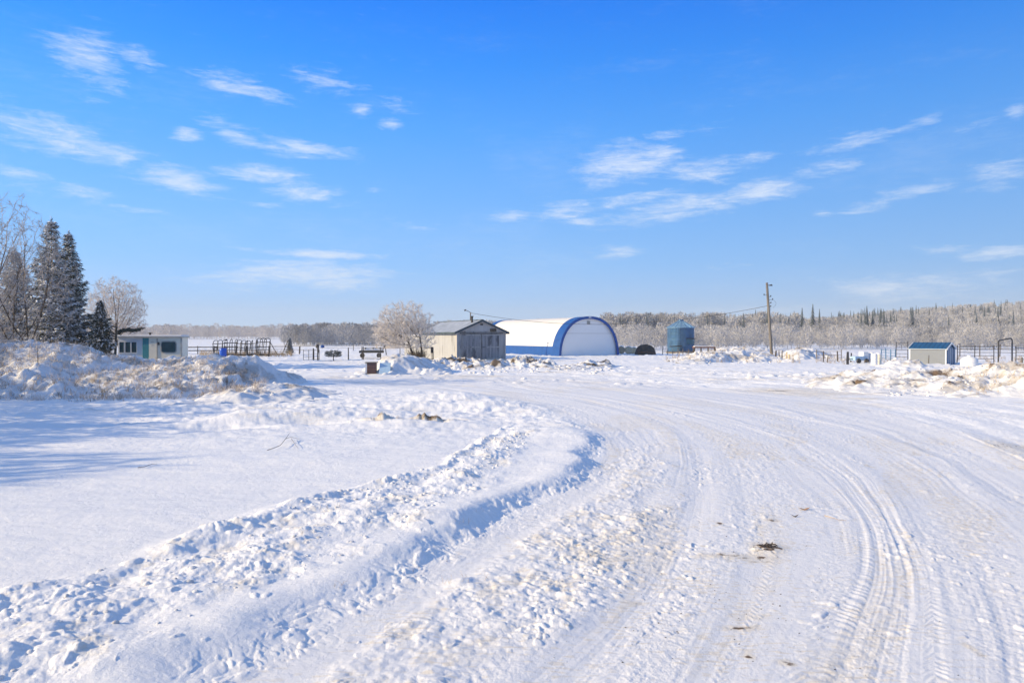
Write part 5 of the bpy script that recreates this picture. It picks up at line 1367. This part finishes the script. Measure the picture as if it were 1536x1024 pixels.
# snow and dirt chunks lying along the piles
def chunks(name, lab, n, sampler, smin, smax, mat, seed):
    rs_ = np.random.RandomState(seed); rnd = random.Random(seed)
    phi = (1+5**.5)/2
    ico = np.array([(-1, phi, 0), (1, phi, 0), (-1, -phi, 0), (1, -phi, 0), (0, -1, phi), (0, 1, phi), (0, -1, -phi), (0, 1, -phi), (phi, 0, -1), (phi, 0, 1), (-phi, 0, -1), (-phi, 0, 1)])/1.9
    ft = np.array([(0,11,5),(0,5,1),(0,1,7),(0,7,10),(0,10,11),(1,5,9),(5,11,4),(11,10,2),(10,7,6),(7,1,8),(3,9,4),(3,4,2),(3,2,6),(3,6,8),(3,8,9),(4,9,5),(2,4,11),(6,2,10),(8,6,7),(9,8,1)])
    VV = []; FF = []
    pts_ = [sampler(rnd) for _ in range(n)]; zs_ = surf_many([p[0] for p in pts_], [p[1] for p in pts_])
    for i, (X, Y) in enumerate(pts_):
        s = smin+(smax-smin)*rnd.random()**2.2
        P = ico*(1+rs_.normal(0, .16, (12, 1)))*np.array([s*rnd.uniform(.8, 1.4), s*rnd.uniform(.8, 1.2), s*rnd.uniform(.5, .9)])
        P += np.array([X, Y, zs_[i]+s*.02]); VV.append(P); FF.append(ft+12*i)
    V = np.vstack(VV); me = fast_mesh(name, V, np.vstack(FF), True, {'dirt': np.repeat(rs_.uniform(0, .45, n), 12)})
    o = link(name, me, mat); tag(o, lab, 'snow chunks', kind='stuff')
    md = o.modifiers.new('round', 'SUBSURF'); md.levels = 1; md.render_levels = 1
R2 = lambda a, b_, lo, hi: (lambda r: (lambda px, Y: (WX(px, Y), Y))(r.uniform(a, b_), r.uniform(lo, hi)))
chunks('snow_chunks', 'loose dirty snow chunks along the ridge before the old shed', 200, R2(640, 920, 46, 56), .05, .22, M['dirty_pile'], 1)
chunks('snow_chunks', 'loose snow chunks on the tan bank at the right', 260, R2(1330, 1600, 29.5, 34), .03, .12, M['pile'], 2)
chunks('snow_chunks', 'loose snow chunks scattered around the stakes and humps by the utility pole', 110, R2(1010, 1190, 62, 72), .05, .2, M['pile'], 3)
def band_s(r):
    Y = r.uniform(4.6, 17); u = r.random(); a, b_ = float(cx(C_up, Y)), float(cx(C_lo, Y)); return (a+(b_-a)*(.02+.9*u), Y)
chunks('snow_chunks', 'rounded snow clods strewn along the rough strip between field and road', 420, band_s, .010, .055, M['pile'], 4)
chunks('snow_chunks', 'loose clods on the brushy snow bank', 320, R2(-40, 420, 27, 34), .04, .16, M['pile'], 5)

def haze():
    m = D.materials.new('haze'); m.use_nodes = True; nt = m.node_tree; nt.nodes.clear()
    out = nd(nt, 'ShaderNodeOutputMaterial'); v = nd(nt, 'ShaderNodeVolumePrincipled'); v.inputs['Density'].default_value = HAZE_D; v.inputs['Color'].default_value = (.86, .93, 1.0, 1); v.inputs['Anisotropy'].default_value = .0
    nt.links.new(v.outputs[0], out.inputs['Volume'])
    o = MB().box(-1600, 1600, -1600, 1600, -3, 62).build('haze', m); tag(o, 'thin pale winter haze filling the air over the snow', 'haze', kind='stuff')
HAZE_D = .00048
haze()
# ------------------------------------------------------------------ light, sky, camera
def build_world():
    w = D.worlds.new('World'); sc.world = w; w.use_nodes = True
    nt = w.node_tree; L = nt.links; nt.nodes.clear()
    out = nd(nt, 'ShaderNodeOutputWorld'); bg = nd(nt, 'ShaderNodeBackground')
    sky = nd(nt, 'ShaderNodeTexSky', sky_type='NISHITA'); sky.sun_disc = False
    sky.sun_elevation = SUN_EL; sky.sun_rotation = math.atan2(SUN.x, SUN.y) % (2*math.pi)
    sky.altitude = 400; sky.air_density = 1.0; sky.dust_density = .6; sky.ozone_density = 3.0
    tc = nd(nt, 'ShaderNodeTexCoord'); sp = nd(nt, 'ShaderNodeSeparateXYZ'); L.new(tc.outputs['Generated'], sp.inputs[0])
    def math_(op, a, b=None, c=None, clamp=False):
        n = nd(nt, 'ShaderNodeMath', operation=op); n.use_clamp = clamp
        for i, v in enumerate((a, b, c)):
            if v is None: continue
            if isinstance(v, (int, float)): n.inputs[i].default_value = v
            else: L.new(v, n.inputs[i])
        return n.outputs[0]
    # tint the sky by elevation: deeper azure high up
    rp = nd(nt, 'ShaderNodeValToRGB'); L.new(sp.outputs['Z'], rp.inputs[0])
    el = rp.color_ramp.elements
    stops = SKY_STOPS
    el[0].position = stops[0][0]; el[0].color = (*stops[0][1], 1)
    el[1].position = stops[-1][0]; el[1].color = (*stops[-1][1], 1)
    for p, c in stops[1:-1]:
        e = el.new(p); e.color = (*c, 1)
    mul = nd(nt, 'ShaderNodeMix', data_type='RGBA', blend_type='MULTIPLY'); mul.inputs['Factor'].default_value = 1
    vs = nd(nt, 'ShaderNodeVectorMath', operation='SCALE'); vs.inputs['Scale'].default_value = 20; L.new(rp.outputs[0], vs.inputs[0])
    # the physical sky gives the brightening toward the sun, the ramp gives the deep winter azure
    lum = nd(nt, 'ShaderNodeRGBToBW'); L.new(sky.outputs[0], lum.inputs[0])
    mrl = nd(nt, 'ShaderNodeMapRange'); mrl.inputs['From Min'].default_value = -1; mrl.inputs['From Max'].default_value = 1
    mrl.inputs['To Min'].default_value = 1.22; mrl.inputs['To Max'].default_value = .74
    L.new(sp.outputs['X'], mrl.inputs['Value'])
    sx = nd(nt, 'ShaderNodeVectorMath', operation='SCALE'); L.new(vs.outputs[0], sx.inputs[0]); L.new(mrl.outputs[0], sx.inputs['Scale'])
    mul.blend_type = 'MIX'; mul.inputs['Factor'].default_value = .95
    L.new(sky.outputs[0], mul.inputs['A']); L.new(sx.outputs[0], mul.inputs['B'])
    # azimuth / elevation coordinates for the cloud field
    az = math_('ARCTAN2', sp.outputs['X'], sp.outputs['Y'])
    elv = math_('ARCSINE', sp.outputs['Z'])
    cb = nd(nt, 'ShaderNodeCombineXYZ'); L.new(az, cb.inputs[0]); L.new(elv, cb.inputs[1])
    tot = None
    for (px, py, wd, ht, tilt, s) in CLOUDS:
        a0 = math.atan((px-768)/F); r_ = math.hypot(px-768, F); e0 = math.atan((HZ-py)/r_)
        mp = nd(nt, 'ShaderNodeMapping', vector_type='TEXTURE')
        mp.inputs['Location'].default_value = (a0, e0, 0)
        mp.inputs['Rotation'].default_value = (0, 0, -tilt)
        mp.inputs['Scale'].default_value = (wd*F/r_**2*1.15, ht/r_*1.35, 1)
        L.new(cb.outputs[0], mp.inputs[0])
        ln = nd(nt, 'ShaderNodeVectorMath', operation='LENGTH'); L.new(mp.outputs[0], ln.inputs[0])
        mr = nd(nt, 'ShaderNodeMapRange', interpolation_type='SMOOTHSTEP')
        mr.inputs['From Min'].default_value = 1.7; mr.inputs['From Max'].default_value = 0; mr.inputs['To Max'].default_value = s
        L.new(ln.outputs['Value'], mr.inputs['Value'])
        tot = mr.outputs[0] if tot is None else math_('MAXIMUM', tot, mr.outputs[0])
    def noise(sx, sy, rot, det, rough, seed, dist=0):
        mp = nd(nt, 'ShaderNodeMapping'); mp.inputs['Scale'].default_value = (sx, sy, 1); mp.inputs['Rotation'].default_value = (0, 0, rot); mp.inputs['Location'].default_value = (seed, seed*.7, 0)
        L.new(cb.outputs[0], mp.inputs[0])
        n = nd(nt, 'ShaderNodeTexNoise'); n.inputs['Scale'].default_value = 1; n.inputs['Detail'].default_value = det; n.inputs['Roughness'].default_value = rough; n.inputs['Distortion'].default_value = dist
        L.new(mp.outputs[0], n.inputs['Vector']); return n.outputs[0]
    n1 = noise(10, 52, .05, 9, .66, 3.3, .8); n2 = noise(38, 170, .03, 7, .7, 8.1, .5); n3 = noise(3.2, 12, 0, 5, .6, 5.5)
    nn = math_('ADD', math_('MULTIPLY', n1, .6), math_('MULTIPLY', n2, .4))
    d = math_('ADD', nn, math_('MULTIPLY', tot, .30))
    den = nd(nt, 'ShaderNodeMapRange', interpolation_type='SMOOTHSTEP'); den.inputs['From Min'].default_value = .58; den.inputs['From Max'].default_value = .98; den.inputs['To Max'].default_value = .82
    L.new(d, den.inputs['Value'])
    veil = nd(nt, 'ShaderNodeMapRange', interpolation_type='SMOOTHSTEP'); veil.inputs['From Min'].default_value = .55; veil.inputs['From Max'].default_value = .95; veil.inputs['To Max'].default_value = .22
    L.new(math_('MULTIPLY_ADD', n2, .35, math_('MULTIPLY', n3, .75)), veil.inputs['Value'])
    dens = math_('MAXIMUM', den.outputs[0], veil.outputs[0])
    dens = math_('MULTIPLY', dens, math_('GREATER_THAN', sp.outputs['Z'], 0))
    mx = nd(nt, 'ShaderNodeMix', data_type='RGBA'); mx.inputs['B'].default_value = (*[c/SKY_STR for c in (.62, .67, .75)], 1)
    L.new(mul.outputs['Result'], mx.inputs['A']); L.new(dens, mx.inputs['Factor'])
    L.new(mx.outputs['Result'], bg.inputs['Color']); bg.inputs['Strength'].default_value = SKY_STR
    L.new(bg.outputs[0], out.inputs[0])
SKY_STR = .10
EXPO = .49
SKY_STOPS = [(p, tuple(c/SKY_STR/2**EXPO/20 for c in k)) for p, k in [(.005, (.56,.76,1.02)), (.022, (.48,.72,1.06)), (.052, (.36,.65,1.08)), (.1, (.255,.585,1.1)), (.194, (.155,.49,1.1)), (.284, (.075,.405,1.1)), (.366, (.02,.31,1.07)), (.438, (0,.235,1.03)), (.6, (.16,.33,.72)), (1, (.34,.44,.62))]]
CLOUDS = [
 (140,90,60,38,.3,.85),(205,88,40,16,.2,.8),(110,212,150,24,.22,.95),(25,258,45,9,.1,.9),(262,266,75,17,.25,1),(365,131,75,13,.08,.85),(485,128,55,14,.1,.8),
 (360,207,38,10,.1,1),(445,223,85,13,.08,.85),(400,262,60,14,.05,.9),(455,288,60,14,.1,.9),(340,188,55,9,.1,.7),(590,189,24,8,.1,1),(590,157,32,10,.1,.75),(543,165,18,9,0,.8),
 (283,203,22,9,0,.9),(120,290,60,10,.1,.7),(60,285,50,10,.1,.6),(200,315,60,6,.05,.7),(395,307,30,5,0,.8),(460,414,150,22,.0,1),(470,381,105,6,.03,1),(440,402,60,6,0,.7),
 (620,338,45,9,.05,.6),(562,285,18,5,0,.8),(765,325,34,8,-.05,1),(930,248,80,26,-.12,1),(985,235,40,12,-.1,1),(1055,257,60,15,-.08,.9),(1125,238,38,8,-.08,.8),(1140,286,60,14,-.05,.95),
 (1020,312,130,16,-.12,.95),(850,317,50,11,-.1,.95),(945,300,70,10,-.15,.9),(870,333,30,6,0,.8),(925,378,48,9,-.1,.95),(1240,253,60,10,-.1,.7),(1280,215,80,10,-.12,.85),(1370,190,70,8,-.2,.7),(1010,202,90,8,-.12,.55),
 (1465,188,30,7,-.15,.75),(1525,168,20,10,-.3,.8),(1295,310,45,9,-.12,.9),(1235,322,18,5,0,.9),(1385,284,70,9,-.12,.85),(1500,261,60,15,-.05,.95),(1420,375,40,7,0,.7),(1500,379,60,9,-.1,.95),
 (1370,425,140,17,-.06,.9),(1480,410,60,9,-.1,.8),(1370,448,120,8,-.02,.7),(1090,400,40,5,0,.5),(1100,468,260,9,0,.55),(550,348,30,8,0,.4)]
def build_light():
    l = D.lights.new('sun', 'SUN'); l.energy = SUN_E; l.angle = math.radians(.5); l.color = SUN_C
    o = D.objects.new('sun', l); COL.objects.link(o); o.rotation_euler = SUN.to_track_quat('Z', 'Y').to_euler(); o.location = (-30, 0, 40)
    cam = D.cameras.new('camera'); co = D.objects.new('camera', cam); COL.objects.link(co)
    cam.sensor_width = 36; cam.lens = 24; cam.clip_end = 20000; cam.clip_start = .1
    co.location = (0, 0, H); co.rotation_euler = (math.pi/2-math.atan(9/F), 0, 0)
    sc.camera = co
    sc.view_settings.view_transform = 'Standard'; sc.view_settings.look = 'None'; sc.view_settings.exposure = EXPO; sc.view_settings.gamma = 1
    sc.cycles.max_bounces = 6; sc.cycles.diffuse_bounces = 3
SUN_E = 5.0; SUN_C = (1, .78, .44)
build_world(); build_light()
